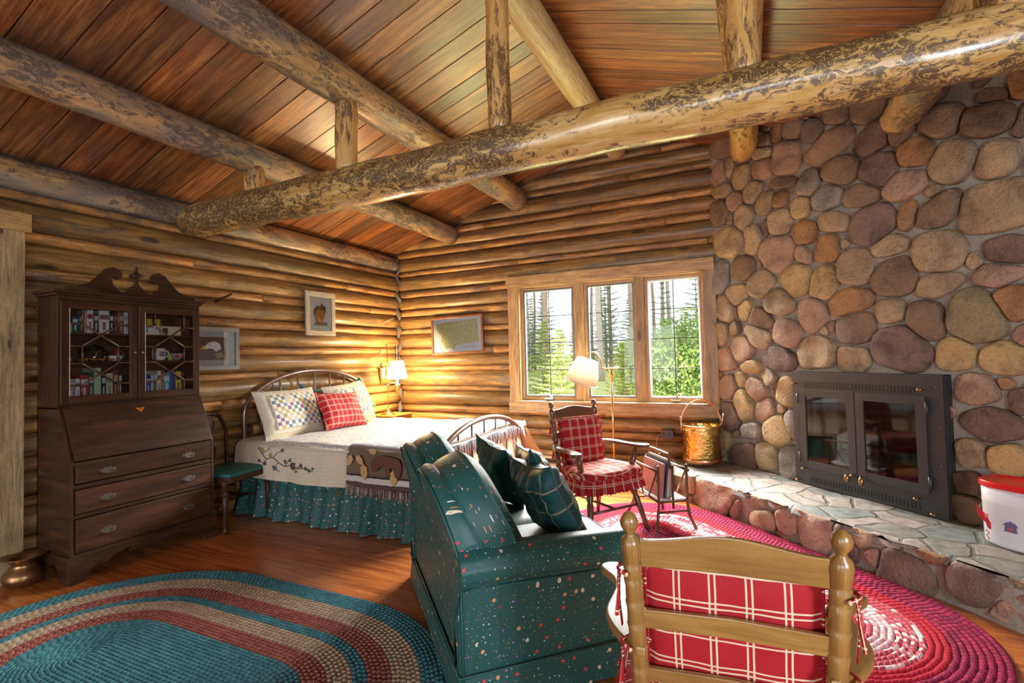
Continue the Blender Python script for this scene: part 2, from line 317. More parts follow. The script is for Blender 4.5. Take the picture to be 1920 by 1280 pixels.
def quiltm(name,base,kind):
    t=NT(name,rough=.85,sheen=.2); uv=t.uv(); x=t.sep(uv,0); y=t.sep(uv,1); n=t.noise(uv,6,3)
    c=t.mix(n,tuple(q*.9 for q in base),tuple(min(1,q*1.08) for q in base)); h=None
    if kind=='channel':
        lx=t.math('SINE',t.math('MULTIPLY',x,2*pi/.035)); ly=t.math('SINE',t.math('MULTIPLY',y,2*pi/.03)); h=t.math('MULTIPLY_ADD',lx,.5,ly)
    if kind=='wander':
        d=t.vor(t.vmul(uv,(1,2.2,1)),17,0,1,'DISTANCE_TO_EDGE'); cc=t.vor(t.vmul(uv,(1,2.2,1)),17,1)
        m=t.noise(uv,26,2); mm=t.ramp(m,[(.52,0),(.57,.9)]); c=t.mix(mm,c,t.ramp(t.sep(cc,0),[(0,(.62,.52,.36)),(.35,(.28,.42,.46)),(.6,(.55,.38,.42)),(.8,(.22,.24,.34))],'CONSTANT')); h=t.math('ADD',t.math('MULTIPLY',d,3),t.math('SINE',t.math('MULTIPLY',x,120)))
    if kind=='patch':
        s=.036; fx=t.math('FLOOR',t.math('DIVIDE',x,s)); fy=t.math('FLOOR',t.math('DIVIDE',y,s)); par=t.math('FLOORED_MODULO',t.math('ADD',fx,fy),2)
        wn=t.n('ShaderNodeTexWhiteNoise',{'Vector':t.comb(fx,fy,0)},out=0)
        pc=t.ramp(wn,[(0,(.55,.42,.14)),(.2,(.13,.22,.28)),(.4,(.36,.36,.16)),(.55,(.30,.14,.26)),(.7,(.20,.34,.42)),(.85,(.60,.50,.36))],'CONSTANT')
        c=t.mix(par,c,pc); h=t.math('ADD',t.math('SINE',t.math('MULTIPLY',x,2*pi/s)),t.math('SINE',t.math('MULTIPLY',y,2*pi/s)))
    t.set('col',c)
    if h: t.bump(h,.35,.004)
    return t.m
M_['coverlet']=quiltm('cream_coverlet_cloth',(.72,.60,.44),'channel'); M_['quilt']=quiltm('patterned_quilt_cloth',(.66,.61,.53),'wander'); M_['patch']=quiltm('patchwork_cloth',(.84,.80,.70),'patch'); M_['shamedge']=quiltm('sham_ruffle_cloth',(.74,.66,.50),'channel')
def stonem():
    t=NT('river_stone',rough=.62,spec=.4); o=t.obj(); r=t.rnd()
    c=t.ramp(r,[(0,(.42,.31,.19)),(.1,(.23,.150,.095)),(.2,(.37,.20,.09)),(.3,(.21,.135,.11)),(.4,(.42,.27,.19)),(.5,(.50,.36,.17)),(.6,(.30,.275,.24)),(.7,(.30,.24,.13)),(.8,(.38,.22,.18))],'CONSTANT')
    v=t.vadd(o,t.comb(t.math('MULTIPLY',r,9.),0.,r)); n=t.noise(v,5,5,.6,.5); n2=t.noise(v,45,4,.65); n3=t.noise(v,2.3,2)
    c=t.mix(1.,c,t.ramp(n,[(.32,(.52,.46,.43)),(.5,(1,.98,.95)),(.68,(1.25,1.18,1.05))]),'MULTIPLY')
    c=t.mix(t.ramp(n3,[(.52,0),(.66,.6)]),c,(.36,.24,.15)); c=t.mix(t.ramp(n2,[(.34,.4),(.46,0)]),c,(.10,.075,.06)); c=t.mix(t.ramp(n2,[(.6,0),(.75,.3)]),c,(.7,.62,.52))
    t.set('col',c); t.bump(t.math('ADD',t.math('MULTIPLY',n2,.9),n),1.,.022); return t.m
M_['stone']=stonem()
def mortarm(name,a,b):
    t=NT(name,rough=.9); o=t.obj(); n=t.noise(o,3,5,.6); n2=t.noise(o,70,4,.7); c=t.mix(n,a,b); c=t.mix(t.ramp(n2,[(.35,.5),(.5,0)]),c,tuple(x*.5 for x in a)); t.set('col',c); t.bump(n2,.6,.006); return t.m
M_['mortar']=mortarm('grey_mortar',(.30,.255,.20),(.43,.385,.32))
def slabm():
    t=NT('hearth_flagstone',rough=.75); o=t.obj(); v=t.vadd(o,t.vmul(t.noise(o,6,3,out=1),(.08,.08,0))); d=t.vor(v,4.2,0,1,'DISTANCE_TO_EDGE',two=True); c=t.ramp(t.sep(t.vor(v,4.2,1,two=True),0),[(0,(.27,.26,.23)),(.3,(.36,.33,.28)),(.55,(.22,.24,.23)),(.75,(.40,.33,.29))],'CONSTANT')
    n=t.noise(o,14,6,.7); c=t.mix(1.,c,t.ramp(n,[(.3,(.55,.52,.5)),(.7,(1.25,1.25,1.25))]),'MULTIPLY'); e=t.ramp(d,[(.03,1),(.07,0)]); c=t.mix(e,c,(.19,.17,.14)); t.set('col',c); t.bump(t.math('SUBTRACT',t.math('MULTIPLY',n,.6),t.math('MULTIPLY',e,.7)),.8,.015); return t.m
M_['slab0']=mortarm('hearth_slab_stone',(.25,.24,.21),(.42,.41,.38)); M_['slab']=slabm()
R=random.Random(7)
def struct(o): o['kind']='structure'; return o
# ------------------------------------------------------------------ floor
m=MB(); x=-4.75
y=-5.6
while y<6.0:
    w=.083; x=-4.8+R.random()*-1.5
    while x<2.2:
        L=R.uniform(1.6,3.6); m.box(max(x,-4.8),min(x+L-.0015,2.2),y,y+w-.0015,-.03,0,rnd=R.random()); x+=L
    y+=w
struct(m.build('floor',M_['floor']))
m=MB(); m.box(-4.85,2.25,-5.65,6.0,-.08,-.03); struct(m.build('trim_1',M_['chinkdark'])).name='trim_1'
# ------------------------------------------------------------------ roof
RX=-1.28; RZ=3.92; SL=.32
def roof(x): return RZ-SL*abs(x-RX)
for side in (-1,1):
    m=MB(); y=-5.6; al=math.atan(SL)
    while y<6.0:
        w=R.choice((.17,.19,.2,.22,.24)) if side<0 else R.choice((.15,.17,.19,.2)); L=3.75
        T=Matrix.Translation((RX,y,RZ))@Matrix.Rotation(al*(1 if side>0 else -1)*1,4,'Y')
        dz=R.uniform(0,.004)
        if side>0: m.box(0,L,.0,w-.007,dz,.03,rnd=R.random(),M=T)
        else: m.box(-L,0,.0,w-.007,dz,.03,rnd=R.random(),M=T)
        y+=w
    struct(m.build('ceiling',M_['ceil'],bevel=.003))
m=MB(); m.grid(lambda u,v:(RX+(u*2-1)*3.7,-5.6+v*11.7,roof(RX+(u*2-1)*3.7)+.05,u,v),2,1,smooth=False)
struct(m.build('trim_2',M_['chinkdark']))
# ------------------------------------------------------------------ log walls
def logrow(m,P0,P1,z,h,depth,mi=0,seg=None,n=14):
    P0=Vector(P0);P1=Vector(P1);L=(P1-P0).length; k=max(3,int(L/.16)); sd=R.random()*20
    pts=[P0.lerp(P1,i/k)+Vector((0,0,z+.006*noise.noise(Vector((i*.5,sd,z))))) for i in range(k+1)]
    m.tube(pts,[h/2*(1.04+.05*noise.noise(Vector((i*.35+sd,z,1)))) for i in range(k+1)],n,mat=mi,rnd=R.random(),flat=depth/(h/2),rn=.07,uo=sd,up=(0,0,1))
def wall_logs(name,p,q,spans,rows,face,wallnorm,depth=.1,polesplit=True):
    """rows: list of (z0,z1); spans(z0,z1)-> list of (t0,t1) along p->q; axis lies depth behind the face"""
    m=MB(); p=Vector(p);q=Vector(q);d=(q-p).normalized(); nrm=Vector(wallnorm)
    for z0,z1 in rows:
        H=z1-z0; ph=R.choice((.065,.08,.09)); lh=H-ph
        for t0,t1 in spans(z0,z1):
            logrow(m,p+d*t0-nrm*depth,p+d*t1-nrm*depth,z0+lh/2,lh*1.04,depth)
            t=t0
            while t<t1-.02:
                e=min(t1,t+R.uniform(.9,2.6)); 
                if t1-e<.25: e=t1
                kk=(e-t); pr_=.030; 
                zc=z1-ph/2; pts=[p+d*(t+kk*i/6+(.002 if i==0 else 0))-nrm*(.058)+Vector((0,0,zc+.003*noise.noise(Vector((i,t,zc))))) for i in range(7)]
                m.tube(pts,ph*.56,8,mat=1,rnd=R.random(),flat=1.05,rn=.1,uo=R.random()*9); t=e+.004
    o=m.build(name,[M_['log'],M_['logend']]); struct(o); return o
YW=5.66; XL=-4.45
def spread_rows(a,b,n,jit=.012):
    zs=[a+(b-a)*i/n+(R.uniform(-jit,jit) if 0<i<n else 0) for i in range(n+1)]; return list(zip(zs[:-1],zs[1:]))
wx0,wx1,wz0,wz1=-2.62,-.42,.84,2.27        # window opening
rows=spread_rows(0,.76,3)+spread_rows(.76,2.35,6)+spread_rows(2.35,4.0,6)
def sp(z0,z1):
    zt=(z0+z1)/2; half=min(3.3,(RZ-.02-z0)/SL); a=max(-4.62,RX-half); b=min(.6,RX+half)
    if b<=a+.1: return []
    if z1>wz0+.02 and z0<wz1+.06: return [(a+5,wx0-.03+5),(wx1+.05+5,b+5)]
    return [(a+5,b+5)]
wall_logs('wall_back',(-5,YW,0),(2.2,YW,0),sp,rows,None,(0,-1,0))
rows2=spread_rows(0,2.62,10)
wall_logs('wall_left',(XL,-5.55,0),(XL,5.9,0),lambda a,b:[(0,11.25)],rows2,None,(1,0,0))
m=MB(); m.box(-4.9,wx0-.02,5.79,5.83,-.05,4.1); m.box(wx1+.03,2.2,5.79,5.83,-.05,4.1); m.box(wx0-.02,wx1+.03,5.79,5.83,-.05,wz0-.03); m.box(wx0-.02,wx1+.03,5.79,5.83,wz1+.03,4.1)
struct(m.build('wall_back_chinking',M_['chinkdark'])).name='wall_back_backing'
m=MB(); m.box(-4.62,-4.56,-5.6,5.83,-.05,3.0); struct(m.build('wall_left_backing',M_['chinkdark']))
# corner chinking, a wavy grey strip where the walls meet
m=MB(); m.tube([(-4.47+.025*sin(z*29),YW-.005+.02*cos(z*23),z) for z in [i*.06 for i in range(48)]],[.028+.012*sin(i*1.7) for i in range(48)],8,rn=.3); struct(m.build('trim_3',mortarm('corner_chinking',(.10,.08,.07),(.18,.15,.13))))
# right and rear wall (rear openings added to go with the fill lamps)
m=MB(); m.box(2.0,2.1,-5.6,5.8,0,1.0);m.box(2.0,2.1,-5.6,5.8,2.2,3.2);m.box(2.0,2.1,-5.6,-.95,1,2.2);m.box(2.0,2.1,-.15,5.8,1,2.2); struct(m.build('wall_right',M_['log']))
m=MB(); m.box(-4.7,2.1,-5.6,-5.5,2.3,4.0);m.box(-2.1,-.4,-5.6,-5.5,0,2.3);m.box(-4.7,-3.9,-5.6,-5.5,0,2.3);m.box(1.6,2.1,-5.6,-5.5,0,2.3);m.box(-.4,1.6,-5.6,-5.5,0,.95); struct(m.build('wall_rear',M_['log']))
# ------------------------------------------------------------------ beams
def beam(name,pts,rad,mat,label,cat='beam',n=20,rn=.09,group=None,rv=.5):
    k=len(pts); m=MB(); P=[Vector(p) for p in pts]; out=[];rr=[]
    tot=(P[-1]-P[0]).length; N=max(8,int(tot/.1))
    for i in range(N+1):
        t=i/N; out.append(P[0].lerp(P[-1],t)+Vector((.012*noise.noise(Vector((t*4,rv,0))),0,.016*noise.noise(Vector((t*3.3,rv,5)))))); rr.append(rad[0]+(rad[1]-rad[0])*t)
    if name=='tie_beam':
        for i,f in enumerate((.55,.8,.93)): rr[i]*=f
    m.tube(out,rr,n,rnd=rv,rn=rn,uo=rv*5); o=m.build(name,M_[mat]); tag(o,label,cat,group); return o
beam('tie_beam',[(-4.46,2.69,2.635),(2.05,2.69,2.655)],(.145,.135),'tie','long varnished peeled log beam crossing the whole room below the ceiling','beam',rn=.12,rv=.31)
beam('wall_plate_log',[(-4.575,-5.5,2.735),(-4.575,5.68,2.735)],(.125,.125),'purlin','grey brown log lying along the top of the left wall under the ceiling boards','beam',rv=.12)
beam('roof_purlin',[(-3.57,-5.5,3.055),(-3.57,5.66,3.045)],(.125,.12),'purlin','lower of the two purlin logs on the left roof slope, above the secretary','beam',rv=.47)
beam('roof_purlin',[(-2.57,-5.5,3.37),(-2.57,5.66,3.365)],(.15,.135),'purlin','upper of the two left slope purlin logs, held up by a thin post','beam',rv=.71)
beam('ridge_log',[(-1.30,-5.5,3.765),(-1.30,5.66,3.745)],(.125,.115),'pale','smooth pale ridge log running along the roof peak','beam',rn=.06,rv=.2)
beam('roof_purlin',[(.02,-5.5,3.36),(.02,5.45,3.36)],(.13,.12),'post','right slope purlin whose end shows under the tie beam by the chimney','beam',rv=.9)
beam('roof_purlin',[(1.03,-5.5,3.03),(1.03,4.6,3.03)],(.125,.12),'purlin','lowest right hand purlin log dying into the top of the stone chimney','beam',rv=.8)
def post(x,z1,r,lab,rv,y=2.69):
    m=MB(); N=10; z0=2.74
    m.tube([(x+.004*sin(i),y,z0+(z1-z0)*i/N) for i in range(N+1)],[r*(.94 if i==0 else 1) for i in range(N+1)],14,rnd=rv,rn=.12,uo=rv*7,up=(1,0,0)); o=m.build('beam_post',M_['post'])
    m=MB(); m.tube([(x,y,z0-.06),(x,y,z0+.07)],[r*.9,r*.93],14); m.build('pale_scribed_foot',M_['pale'],o); tag(o,lab,'post')
post(-3.545,2.97,.072,'shortest log post standing at the left end of the tie beam',.3)
post(-2.565,3.28,.08,'thin log post on the tie beam holding up the upper left purlin',.6)
post(-1.335,3.72,.072,'tall log post rising from the middle of the tie beam towards the ridge',.15)
post(.02,3.28,.078,'thick blotchy log post on the tie beam right of the pale ridge log',.85)
post(1.0,2.96,.10,'stout log post at the far right end of the tie beam in the top corner',.45)
# ------------------------------------------------------------------ window
def boxobj(name,b,mat,parent=None,bevel=.003,rnd=None,kind=None,M=None):
    m=MB()
    for q in (b if isinstance(b[0],(list,tuple)) else [b]): m.box(*q,rnd=R.random() if rnd is None else rnd,M=M)
    return m.build(name,M_[mat] if isinstance(mat,str) else mat,parent,bevel=bevel)
win=empty('window_1',(0,0,0)); win['kind']='structure'
yf=YW-.03
boxobj('window_head_casing',(-2.76,-.31,yf-.005,YW+.05,2.27,2.40),'trim',win)
boxobj('window_side_casing',(-2.735,-2.60,yf,YW+.05,.80,2.27),'trim',win)
boxobj('window_side_casing',(-.42,-.30,yf,YW+.05,.80,2.27),'trim',win)
boxobj('window_sill_casing',(-2.745,-.31,yf-.008,YW+.05,.705,.835),'trim',win)
boxobj('window_stool',(-2.62,-.41,yf-.03,YW+.14,.832,.852),'trim',win)
boxobj('window_jamb',[(-2.60,-2.585,yf+.01,YW+.16,.85,2.27),(-.435,-.42,yf+.01,YW+.16,.85,2.27),(-2.60,-.42,yf+.01,YW+.16,2.255,2.27)],'trim',win)
for a,b in ((-1.855,-1.76),(-1.135,-1.055)): boxobj('window_mullion',(a,b,YW+.0,YW+.13,.85,2.26),'trim',win)
for k,(a,b) in enumerate(((-2.585,-1.855),(-1.76,-1.135),(-1.055,-.435))):
    s=empty('window_sash',(0,0,0)); s.parent=win
    y0,y1=YW+.04,YW+.085; f=.035
    boxobj('sash_surround',[(a,a+f,y0,y1+.03,.852,2.255),(b-f,b,y0,y1+.03,.852,2.255),(a+f,b-f,y0,y1+.03,.852,.852+f+.012),(a+f,b-f,y0,y1+.03,2.255-f,2.255)],'trim',s)
    g=.02; a2,b2,c2,d2=a+f,b-f,.899,2.22
    boxobj('screen_frame',[(a2,a2+g,y0+.005,y1,c2,d2),(b2-g,b2,y0+.005,y1,c2,d2),(a2+g,b2-g,y0+.005,y1,c2,c2+g),(a2+g,b2-g,y0+.005,y1,d2-g,d2)],'darkmetal' if k!=2 else 'nickel',s,.002)
    mx=(a2+b2)/2; bars=[(mx-.005,mx+.005,y1-.012,y1-.002,c2+g,d2-g)]
    for i in (1,2,3): zz=c2+(d2-c2)*i/4; bars.append((a2+g,b2-g,y1-.0125,y1-.0015,zz-.0045,zz+.0045))
    boxobj('muntin_grille',bars,'muntin',s,0)
    m=MB(); m.add([(a2,y1+.005,c2),(b2,y1+.005,c2),(b2,y1+.005,d2),(a2,y1+.005,d2)],[(0,1,2,3)],smooth=False); m.build('window_pane',M_['glass'],s)
    if k!=1:
        m=MB(); m.box(mx-.05,mx+.05,yf-.0,y0+.005,.874,.886); m.tube([(mx,y0-.01,.885),(mx+.01,y0-.03,.915),(mx+.03,y0-.035,.945 if k==2 else .9)],.008,8); m.sphere((mx+.032,y0-.035,.95 if k==2 else .905),.012)
        m.build('crank_handle',M_['nickel' if k==0 else 'bronze'],s)
# door casing on the left wall
dr=empty('door_1'); dr['kind']='structure'
boxobj('door_side_casing',(-4.47,-4.415,1.34,1.612,0,2.33),'trim2',dr,rnd=.37)
boxobj('door_head_casing',(-4.47,-4.41,.3,1.645,2.325,2.455),'trim',dr)
boxobj('door_side_casing',(-4.47,-4.415,.3,.5,0,2.33),'trim2',dr); boxobj('door_leaf',[(-4.5,-4.445,.5,1.34,0,2.33)],'trim2',dr)
boxobj('door_panel',[(-4.45,-4.437,.6,.9,.2,1.0),(-4.45,-4.437,.96,1.25,.2,1.0),(-4.45,-4.437,.6,1.25,1.15,2.1)],'trim2',dr); m=MB(); m.sphere((-4.41,1.28,1.0),.03); m.build('door_knob',M_['bronze'],dr)
# ------------------------------------------------------------------ stone chimney wall
WST=[(-3.509,3.338,0.138,0.063,-23,'b'),(-3.369,3.361,0.079,0.081,-24,'o'),(-3.206,3.33,0.11,0.117,-24,'b'),(-3.035,3.234,0.098,0.097,-45,'m'),(-2.823,3.277,0.124,0.08,-26,'b'),(-2.574,3.21,0.129,0.11,-26,'b'),(-4.045,3.516,0.186,0.115,-22,'b'),(-3.783,3.297,0.097,0.071,-21,'m'),(-3.538,3.244,0.118,0.068,-14,'t'),(-3.285,3.103,0.132,0.159,-4,'p'),(-2.892,3.041,0.218,0.121,14,'p'),(-2.544,2.958,0.125,0.107,9,'m'),(-2.342,2.927,0.073,0.093,-36,'b'),(-2.1,2.888,0.123,0.107,-20,'m'),(-1.857,2.783,0.122,0.104,-14,'b'),(-1.68,2.701,0.038,0.117,-25,'m'),(-1.819,2.917,0.133,0.043,-27,'m'),(-4.09,3.251,0.135,0.116,-20,'p'),(-3.963,3.263,0.065,0.114,-20,'t'),(-3.793,3.099,0.105,0.121,-19,'t'),(-3.554,3.101,0.124,0.105,-20,'p'),(-3.343,2.901,0.156,0.057,-13,'b'),(-3.087,2.804,0.104,0.115,-31,'g'),(-2.797,2.813,0.147,0.11,-20,'b'),(-2.506,2.715,0.136,0.119,-20,'m'),(-2.263,2.743,0.117,0.102,0,'o'),(-2.062,2.596,0.133,0.134,-21,'t'),(-1.824,2.519,0.103,0.127,-9,'t'),(-2.336,2.541,0.141,0.101,16,'p'),(-4.067,3.055,0.139,0.081,-18,'t'),(-3.676,2.916,0.111,0.112,-25,'t'),(-3.891,2.895,0.117,0.089,-17,'p'),(-3.548,2.78,0.11,0.103,-24,'t'),(-3.362,2.754,0.07,0.085,-17,'o'),(-3.172,2.627,0.096,0.1,-16,'y'),(-2.91,2.633,0.139,0.097,-13,'g'),(-2.63,2.554,0.151,0.085,-18,'b'),(-4.111,2.844,0.126,0.144,-16,'b'),(-3.811,2.715,0.126,0.127,-23,'t'),(-3.975,2.725,0.047,0.057,-15,'b'),(-3.384,2.556,0.119,0.134,2,'t'),(-2.892,2.425,0.154,0.083,-25,'t'),(-2.118,2.31,0.184,0.097,36,'b'),(-2.332,2.324,0.051,0.111,-20,'o'),(-2.574,2.315,0.172,0.155,18,'m'),(-1.847,2.251,0.241,0.168,2,'t'),(-4.001,2.524,0.194,0.164,-13,'y'),(-3.697,2.476,0.112,0.155,-13,'t'),(-3.555,2.528,0.043,0.094,-13,'b'),(-3.14,2.394,0.122,0.105,-22,'o'),(-3.421,2.278,0.203,0.167,-12,'p'),(-3.169,2.217,0.171,0.062,-55,'p'),(-2.94,2.217,0.109,0.117,-12,'o'),(-2.469,2.14,0.139,0.075,-2,'t'),(-2.151,2.018,0.165,0.144,0,'t'),(-1.795,1.971,0.137,0.082,-18,'m'),(-3.837,2.219,0.166,0.122,-10,'b'),(-4.145,2.179,0.117,0.178,-9,'g'),(-2.715,2.029,0.139,0.149,-10,'t'),(-2.434,1.897,0.148,0.136,18,'b'),(-3.258,2.007,0.15,0.142,-9,'y'),(-2.983,1.947,0.117,0.152,-8,'y'),(-3.612,2.03,0.138,0.135,-24,'t'),(-2.174,1.811,0.17,0.085,21,'t'),(-1.844,1.818,0.131,0.075,-9,'p'),(-3.923,1.963,0.155,0.103,-7,'t'),(-3.442,1.841,0.197,0.113,-19,'t'),(-2.772,1.765,0.187,0.111,8,'o'),(-1.954,1.575,0.167,0.17,-17,'l'),(-1.782,1.654,0.094,0.12,-6,'o'),(-4.083,1.82,0.127,0.173,10,'t'),(-3.816,1.795,0.091,0.101,-5,'y'),(-3.099,1.688,0.131,0.147,-5,'p'),(-2.475,1.666,0.102,0.093,-5,'t'),(-2.244,1.576,0.106,0.147,12,'b'),(-3.642,1.693,0.137,0.097,-38,'b'),(-3.97,1.628,0.075,0.073,-4,'b'),(-3.688,1.546,0.19,0.098,-32,'t'),(-2.737,1.561,0.148,0.129,16,'b'),(-3.349,1.55,0.143,0.122,-20,'p'),(-4.132,1.603,0.089,0.145,-3,'t'),(-2.41,1.396,0.194,0.152,-18,'m'),(-2.092,1.352,0.103,0.111,-1,'y'),(-3.891,1.422,0.192,0.117,-17,'p'),(-3.082,1.375,0.192,0.136,-1,'t'),(-2.775,1.318,0.13,0.102,0,'t'),(-3.468,1.32,0.209,0.113,0,'m'),(-4.108,1.323,0.142,0.116,0,'p'),(-3.786,1.245,0.139,0.061,1,'y'),(-1.833,1.321,0.123,0.105,0,'y'),(-1.744,1.452,0.05,0.066,-3,'p'),(-2.93,1.582,0.029,0.046,-4,'b'),(-4.104,1.034,0.137,0.123,3,'p'),(-3.91,1.119,0.068,0.081,2,'y'),(-3.895,0.873,0.121,0.158,16,'y'),(-3.712,1.022,0.137,0.106,-13,'p'),(-3.632,0.854,0.099,0.127,-3,'p'),(-3.511,1.043,0.032,0.053,-14,'b'),(-3.384,1.021,0.103,0.136,3,'y'),(-4.105,0.723,0.147,0.153,13,'m'),(-3.804,0.624,0.143,0.079,7,'g'),(-3.506,0.669,0.145,0.149,8,'y'),(-3.33,0.739,0.067,0.134,7,'g'),(-3.892,0.363,0.156,0.118,10,'m'),(-3.627,0.421,0.146,0.122,10,'t'),(-3.38,0.408,0.127,0.145,11,'g'),(-1.986,1.124,0.119,0.097,-3,'p'),(-1.778,1.067,0.053,0.091,4,'m'),(-1.912,0.911,0.181,0.106,-8,'m'),(-2.022,0.717,0.088,0.091,10,'t'),(-1.837,0.709,0.106,0.098,11,'y'),(-2.056,0.517,0.079,0.08,13,'m'),(-2.058,0.365,0.081,0.098,15,'b'),(-1.902,0.466,0.078,0.105,14,'m')]
HST=[(-3.937,0.205,0.174,0.142,12,'t'),(-3.524,0.205,0.403,0.208,8,'p'),(-3.316,0.079,0.062,0.136,5,'p'),(-3.22,0.295,0.07,0.039,13,'m'),(-3.083,0.232,0.088,0.076,15,'t'),(-2.92,0.267,0.091,0.057,15,'p'),(-3.043,0.086,0.153,0.078,7,'t'),(-2.831,0.134,0.092,0.096,24,'p'),(-2.608,0.176,0.148,0.194,17,'p'),(-2.413,0.358,0.091,0.029,11,'m'),(-2.277,0.224,0.069,0.14,-8,'t'),(-2.386,0.141,0.07,0.126,19,'m'),(-2.058,0.299,0.102,0.049,-1,'g'),(-2.055,0.082,0.175,0.115,-2,'m'),(-1.877,0.269,0.063,0.078,19,'o'),(-1.655,0.334,0.121,0.03,3,'g'),(-1.684,0.153,0.112,0.105,-1,'m'),(-1.503,0.273,0.04,0.053,21,'t'),(-1.549,0.072,0.078,0.053,1,'p'),(-2.193,0.109,0.048,0.06,20,'p')]

def stones(mb,L,org,ex,nrm,xlim,zlim,fill,hh=.055,gap=.005,holes=(),frnd=R):
    ex=Vector(ex);nrm=Vector(nrm);org=Vector(org); cols={'t':.05,'b':.15,'o':.25,'m':.35,'p':.45,'y':.55,'g':.65,'l':.75}
    it=[list(q[:4])+[radians(q[4]),q[5]] for q in L]
    def rad(q,th):
        c=cos(th-q[4]);s=sin(th-q[4]); return 1/sqrt((c/q[2])**2+(s/q[3])**2)
    tries=0
    while tries<fill:
        tries+=1; x=frnd.uniform(*xlim);z=frnd.uniform(*zlim)
        if any(h[0]<x<h[1] and h[2]<z<h[3] for h in holes): continue
        d=min([hypot(x-q[0],z-q[1])-rad(q,atan2(z-q[1],x-q[0])) for q in it]+[9])
        d=min([d]+[max(h[0]-x,x-h[1],h[2]-z,z-h[3]) for h in holes])
        if d>.03: d=min(d,.16*frnd.uniform(.6,1)); it.append([x,z,d*frnd.uniform(1,1.25),d,frnd.uniform(0,3),frnd.choice('tbompyt')])
    for q in it:
        n=26; poly=[]
        nb=[w for w in it if w is not q and hypot(w[0]-q[0],w[1]-q[1])<1.0]
        for k in range(n):
            th=2*pi*k/n; c=cos(th-q[4]);s_=sin(th-q[4])
            r=1/((abs(c)/q[2])**3.1+(abs(s_)/q[3])**3.1)**(1/3.1)*1.08*(1+.13*noise.noise(Vector((cos(th)*1.6+q[0]*9,sin(th)*1.6,q[1]*9)))+.05*noise.noise(Vector((cos(th)*4,sin(th)*4,q[0]*9))))
            for w in nb:
                dx=w[0]-q[0];dz=w[1]-q[1];D=hypot(dx,dz);ph=atan2(dz,dx); ra=rad(q,ph);rb=rad(w,ph+pi)
                sp_=D*ra/(ra+rb) if ra+rb>D*.8 else D*ra/(ra+rb)
                cc=cos(th-ph)
                if cc>.02: r=min(r,max(.006,(sp_-gap)/cc))
            poly.append(r)
        for _ in range(1): poly=[(poly[k-1]+2*poly[k]+poly[(k+1)%n])/4 for k in range(n)]
        sz=min(q[2],q[3]); H=min(hh,.018+sz*.55)*frnd.uniform(.8,1.15); sd=frnd.random()*50; V=[];F=[];tx,tz=frnd.uniform(-.12,.12),frnd.uniform(-.12,.12)
        rings=((1.0,-.25),(1.0,.15),(.985,.48),(.95,.76),(.88,.92),(.7,.99),(.4,1.0))
        for sc,hz in rings:
            for k in range(n):
                th=2*pi*k/n; r=poly[k]*sc*(1+.05*noise.noise(Vector((cos(th)*1.3,sin(th)*1.3,sd))))
                x=q[0]+cos(th)*r;z=q[1]+sin(th)*r
                h=H*hz+(.022*noise.noise(Vector((x*7,z*7,sd)))+(cos(th)*tx+sin(th)*tz)*r*1.2)*max(0,hz)
                x=min(max(x,xlim[0]-.01),xlim[1]+.01); z=min(z,zlim[1]+.012)
                V.append(org+ex*x+nrm*h+Vector((0,0,z)))
        V.append(org+ex*q[0]+nrm*(H*1.0+.02*noise.noise(Vector((q[0]*7,q[1]*7,sd))))+Vector((0,0,min(q[1],zlim[1]+.012))))
        m_=len(rings)
        for j in range(m_-1):
            for k in range(n): k2=(k+1)%n; F.append((j*n+k,j*n+k2,(j+1)*n+k2,(j+1)*n+k))
        for k in range(n): F.append(((m_-1)*n+k,(m_-1)*n+(k+1)%n,m_*n))
        mb.add(V,F,mat=1,rnd=min(.99,cols[q[5]]+frnd.uniform(-.045,.045)))
q2=1/sqrt(2); SC=5.39
# frame of the diagonal wall: s = (x-y)/sqrt2 grows to the right, wall face x+y = SC
def dg(s,t=0.,z=0.): # t = distance in front of the wall face
    w=SC/sqrt(2)-t; return ((s+w)*q2,(w-s)*q2,z)
m=MB()
HOLE=((-4.27,-3.18,-.02,3.88),(-2.21,-.87,-.02,3.88),(-3.18,-2.21,-.02,.42),(-3.18,-2.21,1.07,3.88))   # mortar is left open for the firebox
for a_,b_,c_,d_ in HOLE:
    def mf(u,v,a_=a_,b_=b_,c_=c_,d_=d_):
        s=a_+(b_-a_)*u; z=c_+(d_-c_)*v; p=dg(s,.004*noise.noise(Vector((s*4,z*4,0)))); return (p[0],p[1],z,s,z)
    m.grid(mf,max(2,int((b_-a_)*18)),max(2,int((d_-c_)*18)),mat=0)
ins=(-3.375,-2.165,-.1,1.23)
stones(m,WST,dg(0),(q2,-q2,0),(-q2,-q2,0),(-4.24,-1.0),(.25,3.8),900,holes=(ins,(-4.3,-.9,-.1,.26)))
# small return at the window wall

struct(m.build('wall_chimney',[M_['mortar'],M_['stone']]))
m=MB()
for a_,b_,c_,d_ in HOLE:
    a=dg(a_,-.05);b=dg(b_,-.05); m.add([(a[0],a[1],c_),(b[0],b[1],c_),(b[0],b[1],d_),(a[0],a[1],d_)],[(0,1,2,3)],smooth=False)
struct(m.build('wall_chimney_backing',M_['mortar']))
